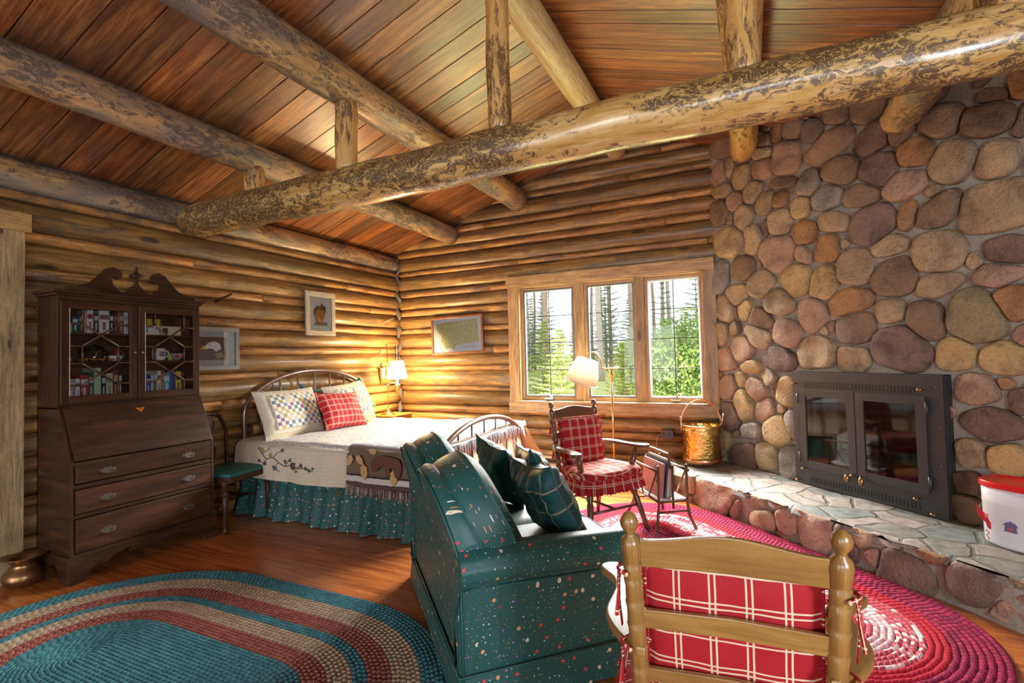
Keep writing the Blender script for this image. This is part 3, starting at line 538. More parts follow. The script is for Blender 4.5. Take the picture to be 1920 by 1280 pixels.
# ------------------------------------------------------------------ hearth
SH=4.42; hr=empty('stone_hearth',(0,0,0),label='raised mauve and tan river stone hearth with grey slab top below the fireplace',cat='hearth')
def hg(s,t=0.,z=0.): w=SH/sqrt(2)-t; return Vector(((s+w)*q2,(w-s)*q2,z))
m=MB(); zt=.262
poly=[(-.80,5.66),(-.66,5.25),(-.555,5.0)]+[tuple(hg(-3.9+(3.4)*i/20,.012*sin(i*1.9))[:2]) for i in range(1,20)]+[(1.97,2.9),(1.97,5.6)]
m.prism(poly,0,zt-.012,mat=0); hb=m.build('mortar_base',[M_['mortar']],hr)
m=MB(); stones(m,HST,tuple(hg(0,-.014)),(q2,-q2,0),(-q2,-q2,0),(-3.92,-1.05),(.005,.24),90,hh=.05); m.build('face_stones',[M_['mortar'],M_['stone']],hr)
m=MB(); 
def slab(u,v):
    s=-4.25+u*3.4; t0=-.03-.012*noise.noise(Vector((s*6,0,3))); w=(SC-SH)/sqrt(2)+.05
    t=-v*w+.024*(1-v)+.006*noise.noise(Vector((s*9,v,3)))*(1-v)
    p=hg(s,t); e=1 if v>.001 else 0
    if p.x<-.60 and v<1: p.x=max(p.x,-.72)
    p.y=min(p.y,5.64); p.x=min(p.x,1.98)
    return (p.x,p.y,zt-(.05 if v<.001 else 0)+.012*noise.noise(Vector((p.x*5,p.y*5,0)))+.006*noise.noise(Vector((p.x*17,p.y*17,0))),s,v)
m.grid(slab,90,22,mat=0)
sl=m.build('slab_top',[M_['slab']],hr)
# ================================================================== furniture helpers
def smooth01(t): return t*t*(3-2*t)
def rbox(m,sx,sy,sz,r=.03,n=10,crown=0.,mat=0,M=None,wr=0.,seed=0.,rnd=0.):
    """soft rounded box, crowned top; uv in metres per side"""
    for ax in range(3):
        for sg in (-1,1):
            o=[a for a in range(3) if a!=ax]; d=(sx,sy,sz)
            def fn(u,v,ax=ax,sg=sg,o=o):
                p=[0,0,0]; p[ax]=sg; p[o[0]]=sin((u*2-1)*pi/2)*.35+(u*2-1)*.65; p[o[1]]=sin((v*2-1)*pi/2)*.35+(v*2-1)*.65
                q=[p[k]*d[k]/2 for k in range(3)]
                inner=[max(-d[k]/2+r,min(d[k]/2-r,q[k])) for k in range(3)]
                dv=Vector([q[k]-inner[k] for k in range(3)]); 
                if dv.length>1e-6: dv=dv.normalized()*r
                w=Vector(inner)+dv
                cr=crown*(1-p[0]**2)*(1-p[1]**2)*(1 if p[2]>0 else .3); w.z+=cr*p[2]
                if wr: w+=Vector(p)*wr*noise.noise(Vector((w.x*6+seed,w.y*6,w.z*6)))
                uo=(w[o[0]]+seed,w[o[1]]+ (w[ax]*0)+seed*.7+ax*.13)
                return (*w,*uo)
            m.grid(fn,n,n,mat=mat,M=M,rnd=rnd,flip=(sg<0)!=(ax==1))
    return m
def pillow(m,w,h,t,pinch=.10,mat=0,M=None,n=18,wr=.012,seed=0.,us=1.,power=.55,matfn=None):
    """pillow in the local XZ plane (w along x, h along z), thickness along y"""
    def prof(a,b): return max(0.,(1-abs(a)**3))**power*max(0.,(1-abs(b)**3))**power
    for sg in (-1,1):
        def fn(u,v):
            a=u*2-1;b=v*2-1
            x=a*w/2*(1-pinch*(1-b*b)*a*a); z=b*h/2*(1-pinch*(1-a*a)*b*b)
            y=sg*(t/2*prof(a,b)+ (wr*noise.noise(Vector((a*2.5+seed,b*2.5,sg)))+wr*.6*noise.noise(Vector((a*6+seed,b*6,sg)))) *prof(a,b)**.5)
            y+=.012*noise.noise(Vector((a*2+seed,b*2,7)))
            return (x,y,z,x*us+seed,z*us+seed*.3)
        m.grid(fn,n,n,mat=mat,M=M,flip=sg>0)
    return m
def curve(pts,n=8):
    """Catmull-Rom through points"""
    P=[Vector(p) for p in pts]; out=[]
    for i in range(len(P)-1):
        p0=P[max(i-1,0)];p1=P[i];p2=P[i+1];p3=P[min(i+2,len(P)-1)]
        for k in range(n):
            t=k/n; out.append(.5*((2*p1)+(-p0+p2)*t+(2*p0-5*p1+4*p2-p3)*t*t+(-p0+3*p1-3*p2+p3)*t**3))
    out.append(P[-1]); return out
def one(name,fn,mat,parent=None,**kw):
    m=MB(); fn(m); return m.build(name,M_[mat] if isinstance(mat,str) else mat,parent,**kw)
def T(x=0,y=0,z=0): return Matrix.Translation((x,y,z))
def RZ_(a): return Matrix.Rotation(a,4,'Z')
def RX_(a): return Matrix.Rotation(a,4,'X')
def RY_(a): return Matrix.Rotation(a,4,'Y')
def text(name,body,size,mat,parent,M,ext=.0006,align='CENTER'):
    c=bpy.data.curves.new(name,'FONT'); c.body=body; c.size=size; c.extrude=ext; c.align_x=align; c.resolution_u=2
    o=bpy.data.objects.new(name,c); COL.objects.link(o); c.materials.append(M_[mat] if isinstance(mat,str) else mat); me=bpy.data.meshes.new_from_object(o); bpy.data.objects.remove(o); o=bpy.data.objects.new(name,me); COL.objects.link(o); o.parent=parent; o.matrix_local=M; return o
# ================================================================== secretary bookcase
BX,BY=-4.42,2.155
sec=empty('secretary_bookcase',(BX,BY,0),label='tall dark mahogany secretary desk with glazed bookcase doors and scrolled pediment',cat='secretary desk')
W2=.475; D=.44; UD=.265
def prism_side(m,poly,y0,y1,mat=0):   # poly in (x,z), extruded along y
    Mx=Matrix(((1,0,0,0),(0,0,1,0),(0,1,0,0),(0,0,0,1)))   # (x,y,z)->(x,z,y)
    m.prism(poly,y0,y1,mat=mat,M=Mx)
m=MB()
for s in (-1,1):
    y0,y1=(s*W2,s*(W2-.02)); prism_side(m,[(0,.13),(D,.13),(D,.775),(UD+.015,1.135),(0,1.135)],min(y0,y1),max(y0,y1))
m.box(0,.015,-W2,W2,.13,1.135); m.box(0,D-.004,-W2,W2,.13,.165); m.box(0,D-.004,-W2+.02,W2-.02,.755,.775); m.box(0,UD+.01,-W2,W2,1.12,1.14)
for z0,z1 in ((.168,.186),(.412,.436),(.602,.630),(.765,.777)): m.box(.02,D-.006,-W2+.02,W2-.02,z0,z1)
m.build('desk_body',M_['mahog'],sec,bevel=.003)
m=MB()
def scroll_apron(w,h,foot,front=True):
    pts=[(-w,0),(-w,h),(w,h),(w,0),(w-foot*.55,0)]; n=14
    prof=[(w-foot*.55,0),(w-foot*.62,h*.25),(w-foot,h*.62),(w-foot*1.35,h*.50),(w-foot*1.6,h*.70),(w-foot*2.3,h*.82),(w*.3,h*.62),(0,h*.55)]
    right=prof[1:]; left=[(-x,y) for x,y in right[::-1]][1:]
    return [(-w,0),(-w,h),(w,h),(w,0)]+[prof[0]]+right+left+[(-prof[0][0],0)]
ap=[(a,b) for a,b in scroll_apron(W2+.012,.165,.16)]
Mf=Matrix(((0,0,1,0),(1,0,0,0),(0,1,0,0),(0,0,0,1)))  # (x,y,z)->(z,x,y)
m.prism(ap,D-.012,D+.012,M=Mf)
for s in (-1,1):
    w=D-.013; sp_=[(0,0),(0,.165),(w,.165),(w,0),(w-.09,0),(w-.10,.04),(w-.15,.105),(w*.5,.115),(.13,.105),(.09,.04),(.08,0)]
    prism_side(m,sp_,min(s*(W2+.012),s*(W2-.012)),max(s*(W2+.012),s*(W2-.012)))
m.box(0,D+.016,-W2-.016,W2+.016,.163,.178); m.build('bracket_feet',M_['mahog'],sec,bevel=.003)
def pull(m):
    m.tube(curve([(.004,-.034,-.002),(.018,-.030,-.012),(.020,0,-.018),(.018,.030,-.012),(.004,.034,-.002)],4),.0032,6)
    pl_=[(-.052,0),(-.040,.012),(-.028,.008),(-.016,.022),(0,.016),(.016,.022),(.028,.008),(.040,.012),(.052,0),(.036,-.012),(.022,-.008),(.010,-.020),(0,-.016),(-.010,-.020),(-.022,-.008),(-.036,-.012)]
    m.prism(pl_,0,.003,M=Mf)
for z0,z1 in ((.19,.41),(.44,.60),(.636,.762)):
    d=empty('drawer',(0,0,0)); d.parent=sec
    one('drawer_front',lambda m:m.box(D-.022,D+.006,-W2+.026,W2-.026,z0+.003,z1-.003,rnd=R.random()),'mahog',d,bevel=.005)
    for y in (-.27,.27):
        p=one('drawer_pull',pull,'antique',d); p.location=(D+.006,y,(z0+z1)/2)
# slant lid
sl_=empty('slant_lid'); sl_.parent=sec
ang=atan2(D-UD-.015,1.125-.79)
def lid(m): m.box(-.012,.012,-W2+.022,W2-.022,0,hypot(.335,D-UD-.015),rnd=.4,M=T(D-.004,0,.785)@RY_(-ang))
one('lid_panel',lid,'mahog',sl_,bevel=.004)
one('lid_escutcheon',lambda m:m.prism([(-.035,.012),(-.012,.018),(0,.008),(.012,.018),(.035,.012),(.02,0),(.012,-.014),(0,-.022),(-.012,-.014),(-.02,0)],0,.004,M=T(UD+.047,0,1.075)@RY_(-ang)@Mf),'brass',sl_)
# upper case
m=MB(); z0,z1=1.14,1.86
for s in (-1,1): m.box(0,UD,min(s*W2,s*(W2-.02)),max(s*W2,s*(W2-.02)),z0,z1)
m.box(0,.012,-W2+.02,W2-.02,z0,z1); m.box(.01,UD-.005,-W2+.02,W2-.02,z0,1.165); m.box(.01,UD-.004,-W2+.02,W2-.02,1.835,1.86); m.build('bookcase_body',M_['mahog'],sec,bevel=.002)
for z in (1.425,1.625): one('shelf',lambda m:m.box(.012,UD-.045,-W2+.021,W2-.021,z,z+.014,rnd=.2),'mahog',sec,bevel=.002)
def cornice(m):
    for x,zz,h in ((.0,1.86,.026),(.014,1.886,.018),(.03,1.904,.022)): m.box(-.0,UD+x,-W2-x,W2+x,zz,zz+h)
one('cornice',cornice,'mahog',sec,bevel=.004)
def pedi(m):
    for s in (-1,1):
        out=[(.43,1.926),(.43,1.945),(.405,1.957),(.375,1.952),(.355,1.965),(.30,1.985),(.25,2.04),(.20,2.10),(.155,2.12),(.115,2.105),(.095,2.075),(.10,2.045),(.125,2.032),(.15,2.045),(.155,2.055),(.165,2.03),(.155,1.99),(.13,1.96),(.10,1.942),(.07,1.948),(.045,1.975),(.03,1.995),(0,1.995),(0,1.926)]
        poly=[(s*a*1.0,b) for a,b in out]
        if s<0: poly=poly[::-1]
        m.prism(poly,UD-.012,UD+.012,M=Mf)
one('scrolled_pediment',pedi,'mahog',sec,bevel=.002)
one('turned_finial',lambda m:m.lathe([(.022,0),(.022,.012),(.010,.022),(.014,.034),(.008,.048),(.012,.058),(.045,.075),(.040,.088),(.014,.100),(.010,.115),(.013,.125),(.008,.140),(.003,.152),(1e-4,.156)],16,c=(UD,0,1.995)),'mahog',sec)
for s in (-1,1):
    d=empty('glazed_door'); d.parent=sec
    a,b=(-W2+.012,-.003) if s<0 else (.003,W2-.012); zb,zt_=1.155,1.85; f=.05; x0,x1=UD,UD+.02
    one('door_stile_frame',lambda m:[m.box(x0,x1,a,a+f,zb,zt_,rnd=.3),m.box(x0,x1,b-f,b,zb,zt_,rnd=.6),m.box(x0,x1-.001,a+f,b-f,zb,zb+f,rnd=.1),m.box(x0,x1-.001,a+f,b-f,zt_-f,zt_,rnd=.8)],'mahog',d,bevel=.004)
    A,B,C_,D_=a+f,b-f,zb+f,zt_-f
    P=lambda u,v:(UD+.014,A+(B-A)*u,C_+(D_-C_)*v)
    def lat(m):
        for L in ([(.2,.83),(.8,.57)],[(.2,.57),(.8,.83)],[(.2,.37),(.8,.12)],[(.2,.12),(.8,.37)],[(.2,.37),(.2,.57)],[(.8,.37),(.8,.57)],[(.2,.83),(.2,1)],[(.8,.83),(.8,1)],[(.2,0),(.2,.12)],[(.8,0),(.8,.12)],[(0,.83),(.2,.83)],[(.8,.83),(1,.83)],[(0,.57),(.2,.57)],[(.8,.57),(1,.57)],[(0,.37),(.2,.37)],[(.8,.37),(1,.37)],[(0,.12),(.2,.12)],[(.8,.12),(1,.12)]):
            m.tube([P(*L[0]),P(*L[1])],.0068,6,flat=.9)
    one('glazing_lattice',lat,wood('lattice_wood',[(.2,(.05,.024,.012)),(.8,(.11,.055,.027))],(.08,.04,.02),knots=False,rv=.1,rough=.3) if s<0 else bpy.data.materials['lattice_wood'],d)
    one('glass_pane',lambda m:m.add([(UD+.008,A,C_),(UD+.008,B,C_),(UD+.008,B,D_),(UD+.008,A,D_)],[(0,1,2,3)],smooth=False),'cglass',d)
    one('gilt_bead',lambda m:[m.box(x1-.004,x1+.001,A-.004,A,C_,D_)],'cream' ,d)
    one('door_knob',lambda m:m.sphere((x1+.014,s*.025,1.5),.011),'bronze',d)
# ------------------------------------------------------------------ contents
def colmat(name,c,rough=.5):
    k='c_'+name
    if k not in M_: M_[k]=plain(name,c,rough,0,.08,20)
    return M_[k]
def book(y,z,w,h,dp,col,label,tilt=0.,band=None,name='book',cat='book',group=None,x=None):
    r=empty(name,(BX+(x if x is not None else UD-.06),BY+y,z),label=label,cat=cat,group=group,rx=tilt)
    c=colmat('cover_'+'_'.join(str(int(q*255)) for q in col),col)
    one('book_cover',lambda m:[m.box(-dp,0,0,.003,0,h),m.box(-dp,0,w-.003,w,0,h),m.box(-.003,.0005,0,w,0,h)],c,r,bevel=.001)
    one('page_block',lambda m:m.box(-dp+.004,-.003,.003,w-.003,.003,h-.004),'paper',r)
    if band: one('spine_label',lambda m:[m.box(0,.001,.003,w-.003,h*.62,h*.82),m.box(0,.001,w*.35,w*.65,h*.15,h*.5)],colmat('band_'+'_'.join(str(int(q*255)) for q in band),band),r)
    return r
zb=1.166
y=-.40
for w,h,c,bd,lab in ((.05,.155,(.32,.28,.36),(.6,.6,.62),'grey lilac paperback at the far left of the bottom shelf'),(.024,.155,(.75,.75,.74),(.3,.25,.35),'thin white paperback against the red book, bottom shelf'),(.045,.18,(.42,.01,.03),(.75,.7,.66),'thick red book on the left of the bottom shelf'),(.03,.195,(.02,.10,.05),(.5,.5,.4),'dark green book beside the red one on the bottom shelf'),(.04,.225,(.42,.60,.42),None,'tallest mint green book on the bottom shelf'),(.028,.185,(.015,.02,.02),(.5,.55,.5),'black book right of the mint green one'),(.04,.185,(.50,.55,.36),(.2,.3,.2),'pale green book right of the black one'),(.032,.205,(.12,.035,.03),(.65,.25,.08),'maroon book with orange top band, left door, bottom shelf'),(.022,.20,(.02,.02,.025),(.6,.6,.6),'black book at the inner edge of the left door')):
    book(y,zb,w,h,.16,c,lab,band=bd,group='books on the bottom shelf'); y+=w+.003
y=.055
for w,h,c,bd,lab in ((.022,.20,(.50,.03,.02),(.75,.72,.5),'orange red book nearest the meeting doors'),(.016,.19,(.55,.02,.03),None,'slim red book beside the orange red one'),(.034,.16,(.02,.07,.28),(.6,.6,.6),'navy blue book with white top, right door'),(.012,.16,(.7,.72,.72),None,'thin white booklet leaning by the navy book'),(.012,.162,(.35,.42,.50),None,'thin grey blue booklet, right door'),(.012,.16,(.6,.6,.58),None,'thin pale grey booklet, right door'),(.026,.19,(.78,.77,.70),(.2,.1,.1),'white book in the middle of the right door'),(.016,.195,(.35,.05,.03),(.7,.6,.3),'small rust red book by the white one'),(.045,.175,(.12,.50,.62),(.7,.8,.8),'bright turquoise book on the bottom shelf'),(.02,.19,(.04,.13,.42),None,'blue book right of the turquoise one'),(.02,.195,(.03,.06,.25),None,'dark blue book left of the yellow box'),(.042,.18,(.70,.50,.02),(.05,.05,.04),'yellow book at the right end of the bottom shelf'),(.02,.175,(.12,.03,.04),None,'dark maroon book at the far right of the bottom shelf')):
    book(y,zb,w,h,.16,c,lab,band=bd,group='books on the bottom shelf'); y+=w+.0025
y=-.40
for w,h,c,bd,lab in ((.03,.07,(.35,.6,.08),None,'small lime green box at the left of the top shelf'),(.034,.115,(.02,.05,.08),(.5,.7,.8),'dark cassette box with round pale logo, top shelf'),(.03,.13,(.05,.045,.05),(.3,.3,.35),'charcoal video case on the top shelf'),(.012,.15,(.55,.3,.2),None,'thin tan video case on the top shelf'),(.036,.165,(.74,.74,.72),(.3,.05,.06),'white video case with red emblem, top shelf left'),(.03,.15,(.04,.05,.06),(.5,.55,.6),'dark video case between two white ones'),(.062,.165,(.76,.76,.78),(.25,.12,.12),'widest white video case on the top shelf'),(.024,.155,(.02,.02,.02),(.7,.7,.7),'black video case with white printing'),(.03,.155,(.09,.02,.02),(.5,.2,.15),'dark red video case on the top shelf'),(.03,.16,(.30,.10,.05),(.6,.45,.35),'brown video case on the top shelf'),(.04,.165,(.66,.68,.70),(.35,.4,.45),'pale grey video case nearest the left door edge')):
    book(y,1.639,w,h,.11,c,lab,band=bd,name='video_case',cat='video case',group='video cases on the top shelf'); y+=w+.003
def loosebox(name,cat,label,x,y,z,dx,dy,dz,col,rz=0,lab2=None):
    r=empty(name,(BX+x,BY+y,z),rz,label=label,cat=cat); one('carton',lambda m:m.box(-dx,0,0,dy,0,dz),colmat(name+str(int(col[0]*99)),col),r,bevel=.002)
    if lab2: one('printed_panel',lambda m:m.box(0,.001,dy*.1,dy*.35,dz*.2,dz*.8),colmat('pp'+name,lab2),r)
loosebox('paper_carton','box','white and blue printed carton lying on the top right shelf',UD-.05,.06,1.639,.12,.13,.075,(.74,.74,.72),0,(.1,.3,.45))
loosebox('domino_box','box','cream box with black dots on the top right shelf',UD-.055,.20,1.639,.10,.15,.07,(.66,.62,.48),-.1,(.03,.03,.03))
for k,(yy,ll) in enumerate(((.185,'left of the two small yellow cans behind the cartons'),(.245,'right of the two small yellow cans behind the cartons'))):
    tag(one('yellow_can',lambda m:m.lathe([(.022,0),(.024,.003),(.024,.13),(.022,.133)],14,c=(BX+.09,BY+yy,1.639)),colmat('yellowcan',(.60,.48,.02)),None),ll,'can','small yellow cans')
loosebox('wooden_box','box','dark red box at the right end of the top shelf',UD-.08,.36,1.639,.10,.08,.14,(.10,.03,.025))
# middle shelf
sh=1.439
t=empty('glass_bell_jar',(BX+.12,BY-.20,sh),label='clear glass dome with tall stem knob in the left door',cat='glass dome')
one('glass_dome',lambda m:m.lathe([(.09,0),(.095,.03),(.09,.07),(.06,.10),(.02,.115),(.008,.125),(.008,.15),(.014,.165),(1e-4,.172)],20,caps=False),'pglass',t); one('dome_foot',lambda m:m.lathe([(.10,0),(.10,.006),(.09,.01)],20),'cglass',t)
for k,(yy,ll) in enumerate(((-.27,'left mound of shelled nuts'),(-.16,'right mound of shelled nuts'))):
    m=MB(); rr=random.Random(k)
    for i in range(26):
        a=rr.uniform(0,6.28);q=rr.random()**.5*.05; m.sphere((q*cos(a),q*sin(a),.006+rr.random()*.03*(1-q/.06)),.009,.007,.006,6,4,rnd=rr.random())
    o=m.build('nut_pile',M_['orangewood'],None,loc=(BX+.19,BY+yy,sh)); tag(o,ll+' on the middle shelf','nuts','nut mounds',kind='stuff')
t=empty('rooster_basket',(BX+.16,BY-.10,sh),label='small basket with wire handle and red and white rooster',cat='basket')
one('basket_bowl',lambda m:m.lathe([(.04,0),(.055,.02),(.06,.04),(.055,.04),(.04,.01)],16),'white',t); one('wire_handle',lambda m:m.tube([(0,-.09*cos(a*pi/12)-.02,.03+.075*sin(a*pi/12)) for a in range(13)],.002,5),'nickel',t); one('rooster_comb',lambda m:[m.sphere((.0,.02,.075),.012,.012,.022),m.sphere((.0,.02,.055),.014)],'red',t)
t=empty('white_mug',(BX+.17,BY+.21,sh),label='white printed mug with round handle on the middle right shelf',cat='mug')
one('mug_body',lambda m:m.lathe([(.036,0),(.045,.01),(.048,.05),(.046,.095),(.043,.095),(.044,.05),(.038,.012),(1e-4,.01)],20),'white',t); one('mug_handle',lambda m:m.tube([(0,.044+.03*sin(a*pi/10),.05+.028*cos(a*pi/10)) for a in range(11)],.006,7),'white',t)
one('printed_scene',lambda m:m.box(.043,.0485,-.02,.015,.03,.07),colmat('mugprint',(.25,.18,.16)),t)
tag(one('lime_figurine',lambda m:[m.lathe([(.015,0),(.012,.03),(.004,.05),(1e-4,.055)],10,c=(BX+.2,BY+.275,sh))],'grass_green',None),'tiny lime green figure beside the mug','figurine')
t=empty('pink_bowl',(BX+.16,BY+.345,sh),label='small pink and blue flowered bowl at the right of the middle shelf',cat='bowl')
one('bowl_shell',lambda m:m.lathe([(.03,0),(.05,.02),(.065,.055),(.06,.055),(.045,.02),(1e-4,.01)],20),colmat('pinkbowl',(.45,.28,.33)),t); one('painted_rose',lambda m:m.sphere((.052,-.02,.03),.008,.014,.012),'red',t)
tag(one('pebble_ornament',lambda m:m.sphere((BX+.2,BY-.385,sh+.016),.013,.013,.016),'white',None),'tiny white ornament alone at the left of the middle shelf','ornament')
tag(one('dark_dish',lambda m:m.lathe([(.03,0),(.045,.02),(.04,.045),(.03,.05),(1e-4,.055)],14,c=(BX+.14,BY+.085,sh)),'bronze',None),'small dark dish right behind the knob of the right door','dish')
# ------------------------------------------------------------------ spittoon
sp1=empty('brass_spittoon',(-4.31,1.575,0),label='wide lipped brass spittoon on the floor left of the secretary',cat='spittoon')
one('spittoon_body',lambda m:m.lathe([(.065,0),(.075,.006),(.10,.03),(.108,.055),(.10,.085),(.075,.11),(.062,.13),(.066,.145),(.085,.165),(.118,.185),(.122,.188),(.115,.189),(.08,.17),(.055,.15),(.05,.12)],32,caps=False),'bronze',sp1); one('foot_ring',lambda m:m.lathe([(.072,0),(.072,.012),(.066,.014)],28),'bronze',sp1)
# ================================================================== green dining side chair beside the secretary
sc=empty('side_chair',(-4.19,2.905,0),radians(10),label='dark wooden side chair with teal seat, tucked between secretary and bed',cat='chair')
sc.location=(-4.175,2.895,0)
tl=[(.016,0),(.022,.012),(.024,.03),(.014,.045),(.018,.055),(.020,.2),(.025,.29),(.016,.30),(.034,.315),(.034,.325),(.018,.335),(.026,.35),(.028,.41),(.028,.44)]
for s in (-1,1):
    one('leg',lambda m:m.lathe(tl,14,c=(.20,s*.235,0)),'mahog',sc)
    one('leg',lambda m:m.tube(curve([(-.26,s*.185,0),(-.22,s*.19,.22),(-.21,s*.19,.44),(-.222,s*.195,.62),(-.235,s*.2,.78),(-.245,s*.16,.88)],5),.017,8,flat=.8),'mahog',sc)
one('top_rail',lambda m:m.tube(curve([(-.243,-.165,.87),(-.248,-.12,.93),(-.25,0,.95),(-.248,.12,.93),(-.243,.165,.87)],6),.018,8,flat=1.4),'mahog',sc)
def splat(m):
    prof=[(-.03,.0),(-.035,.05),(-.06,.12),(-.075,.18),(-.05,.23),(-.035,.28),(-.06,.34),(-.085,.40),(-.07,.46),(-.06,.49)]
    m.prism(prof+[(-a,b) for a,b in prof[::-1]],-.006,.006,M=T(-.205,0,.45)@RY_(-.09)@Mf)
one('back_splat',splat,'mahog',sc,bevel=.002)
def sseat(m):
    poly=[(-.21,-.19),(-.21,.19),(.20,.245),(.235,.22),(.235,-.22),(.20,-.245)]; m.prism(poly[::-1],.405,.452)
one('seat_rail',sseat,'mahog',sc,bevel=.006)
one('seat',lambda m:rbox(m,.43,.43,.05,.02,8,.012,M=T(.015,0,.462)),'gseat',sc)
one('stretcher',lambda m:[m.tube([(-.23,s*.19,.2),(.2,s*.235,.2)],.009,8) for s in (-1,1)]+[m.tube([(0,-.21,.2),(0,.21,.2)],.009,8)],'mahog',sc)
# ================================================================== bed
bed=empty('iron_bed',(-3.3,4.02,0),label='brown enamelled iron bed with arched spindle headboard and footboard',cat='bed')
def arch(m,x,yc,hw,zb,h,zfoot=0): 
    pts=[(x,yc-hw,zfoot+.02)]+[(x,yc-hw,zfoot+(zb-zfoot)*k/4) for k in range(1,4)]+[(x,yc-hw*cos(a*pi/28),zb+h*sin(a*pi/28)) for a in range(29)]+[(x,yc+hw,zfoot+(zb-zfoot)*k/4) for k in (3,2,1)]+[(x,yc+hw,zfoot+.02)]
    m.tube(pts,.024,10)
h=empty('headboard'); h.parent=bed
one('arched_tube',lambda m:arch(m,-1.1,.05,.86,.90,.40),'bediron',h)
one('lower_rail',lambda m:m.tube([(-1.1,-.81,.52),(-1.1,.91,.52)],.014,8),'bediron',h)
for k in range(7):
    yy=.05+.86*(-.78+k*.26); one('spindle',lambda m:m.tube([(-1.1,yy,.52),(-1.1,yy,.90+.40*sqrt(1-((yy-.05)/.86)**2))],.0105,8),'nickel',h)
f=empty('footboard'); f.parent=bed
one('arched_tube',lambda m:arch(m,1.09,-.02,.86,.44,.405),'bediron',f)
one('lower_rail',lambda m:m.tube([(1.09,-.88,.30),(1.09,.84,.30)],.014,8),'bediron',f)
for k in range(7):
    yy=-.02+.86*(-.78+k*.26); one('spindle',lambda m:m.tube([(1.09,yy,.30),(1.09,yy,.44+.405*sqrt(1-((yy+.02)/.86)**2))],.010,8),'bediron',f)
for s in (-1,1): one('side_rail',lambda m:m.box(-1.09,1.08,s*.85-.002,s*.85+.022,.26,.30),'bediron',bed)
one('mattress',lambda m:rbox(m,2.05,1.58,.36,.06,8,0,M=T(-.02,0,.47)),'white',bed)
def skirt(m):
    per=[(-4.36,4.93),(-4.36,3.16)];
    def fn(u,v):
        # runs head -> along near side -> round the foot corner
        L1=2.10; s=u*(L1+1.6)
        if s<L1: bx,by,nx,ny=-4.36+s,3.155,0,-1
        else: bx,by,nx,ny=-2.26,3.155+(s-L1),1,0
        amp=.006+.026*v; w=amp*(sin(s*22+2.5*sin(s*4))+.6*sin(s*47+2*sin(s*3)))+.055*v*v+ .02*noise.noise(Vector((s*3,v*2,0)))
        if nx: w=min(w,.035)
        return (bx+nx*w,by+ny*w,.405*(1-v)+.006,s*1.15,v*.4)
    m.grid(fn,420,9,M=T(3.3,-4.02,0))
one('gathered_skirt',skirt,'skirt',bed)
# coverlet : cream embroidered
def drape(xa,xb,ynear,yfar,ztop,znear,zfar,rn_=.07,wav=.012,seed=0,zfun=None,taper=None):
    w1=ztop-znear; w2=ztop-zfar; W_=yfar-ynear; tot=w1+W_+w2
    def fn(u,v):
        x=xa+(xb-xa)*u; s=v*tot; dr=w1
        if zfun: dr=ztop-zfun(x)
        s=v*(dr+W_+w2)
        if s<dr: y=ynear;z=ztop-(dr-s)
        elif s<dr+W_: y=ynear+(s-dr);z=ztop
        else: y=yfar;z=ztop-(s-dr-W_)
        # round shoulders
        for ys,sg in ((ynear,1),(yfar,-1)):
            d=(y-ys)*sg; e=ztop-z
            if d<rn_ and e<rn_:
                a=(rn_-d);b=(rn_-e); q=max(a,b); 
                if q>0 and a>=0 and b>=0:
                    th=atan2(b,a) if True else 0; 
                    nx=cos(th)*rn_; nz=sin(th)*rn_; y=ys+sg*(rn_-nx); z=ztop-rn_+nz
        hang=max(0,(ztop-z)/.35)
        off=wav*hang*(sin(x*9+seed)+.6*sin(x*21+seed*2))
        if y<=ynear+.08: y-=hang*.03+off
        elif y>=yfar-.08: y+=hang*.05+off
        z+=.010*noise.noise(Vector((x*3+seed,y*3,1)))+.004*noise.noise(Vector((x*9+seed,y*9,1)))
        return (x,y,z,x,s)
    return fn
cv=MB(); cv.grid(drape(-4.37,-2.235,3.10,4.93,.685,.385,.30,.08,.008,zfun=lambda x:.375+.02*sin(x*2.2)),70,60)
cov=cv.build('embroidered_coverlet',M_['coverlet']); tag(cov,'cream quilted coverlet with embroidered flower sprig draped over the bed side','coverlet')
# foot drop and corner of the coverlet
m=MB(); m.grid(lambda u,v:(-2.235+.02*v+.008*sin(u*22),3.12+1.82*u,.685-.36*v-(.0),u*1.8,v*.36),50,8); fd=m.build('foot_fall',M_['coverlet'],cov)
m=MB()
def farflap(u,v): # peach lit flap spreading at the far foot corner
    return (-2.42+.30*u*v+.18*u,4.94+.04*v+.02*sin(u*8),.66-.50*v,u*.6,v*.5)
m.grid(farflap,12,12); m.build('corner_flap',M_['coverlet'],cov)
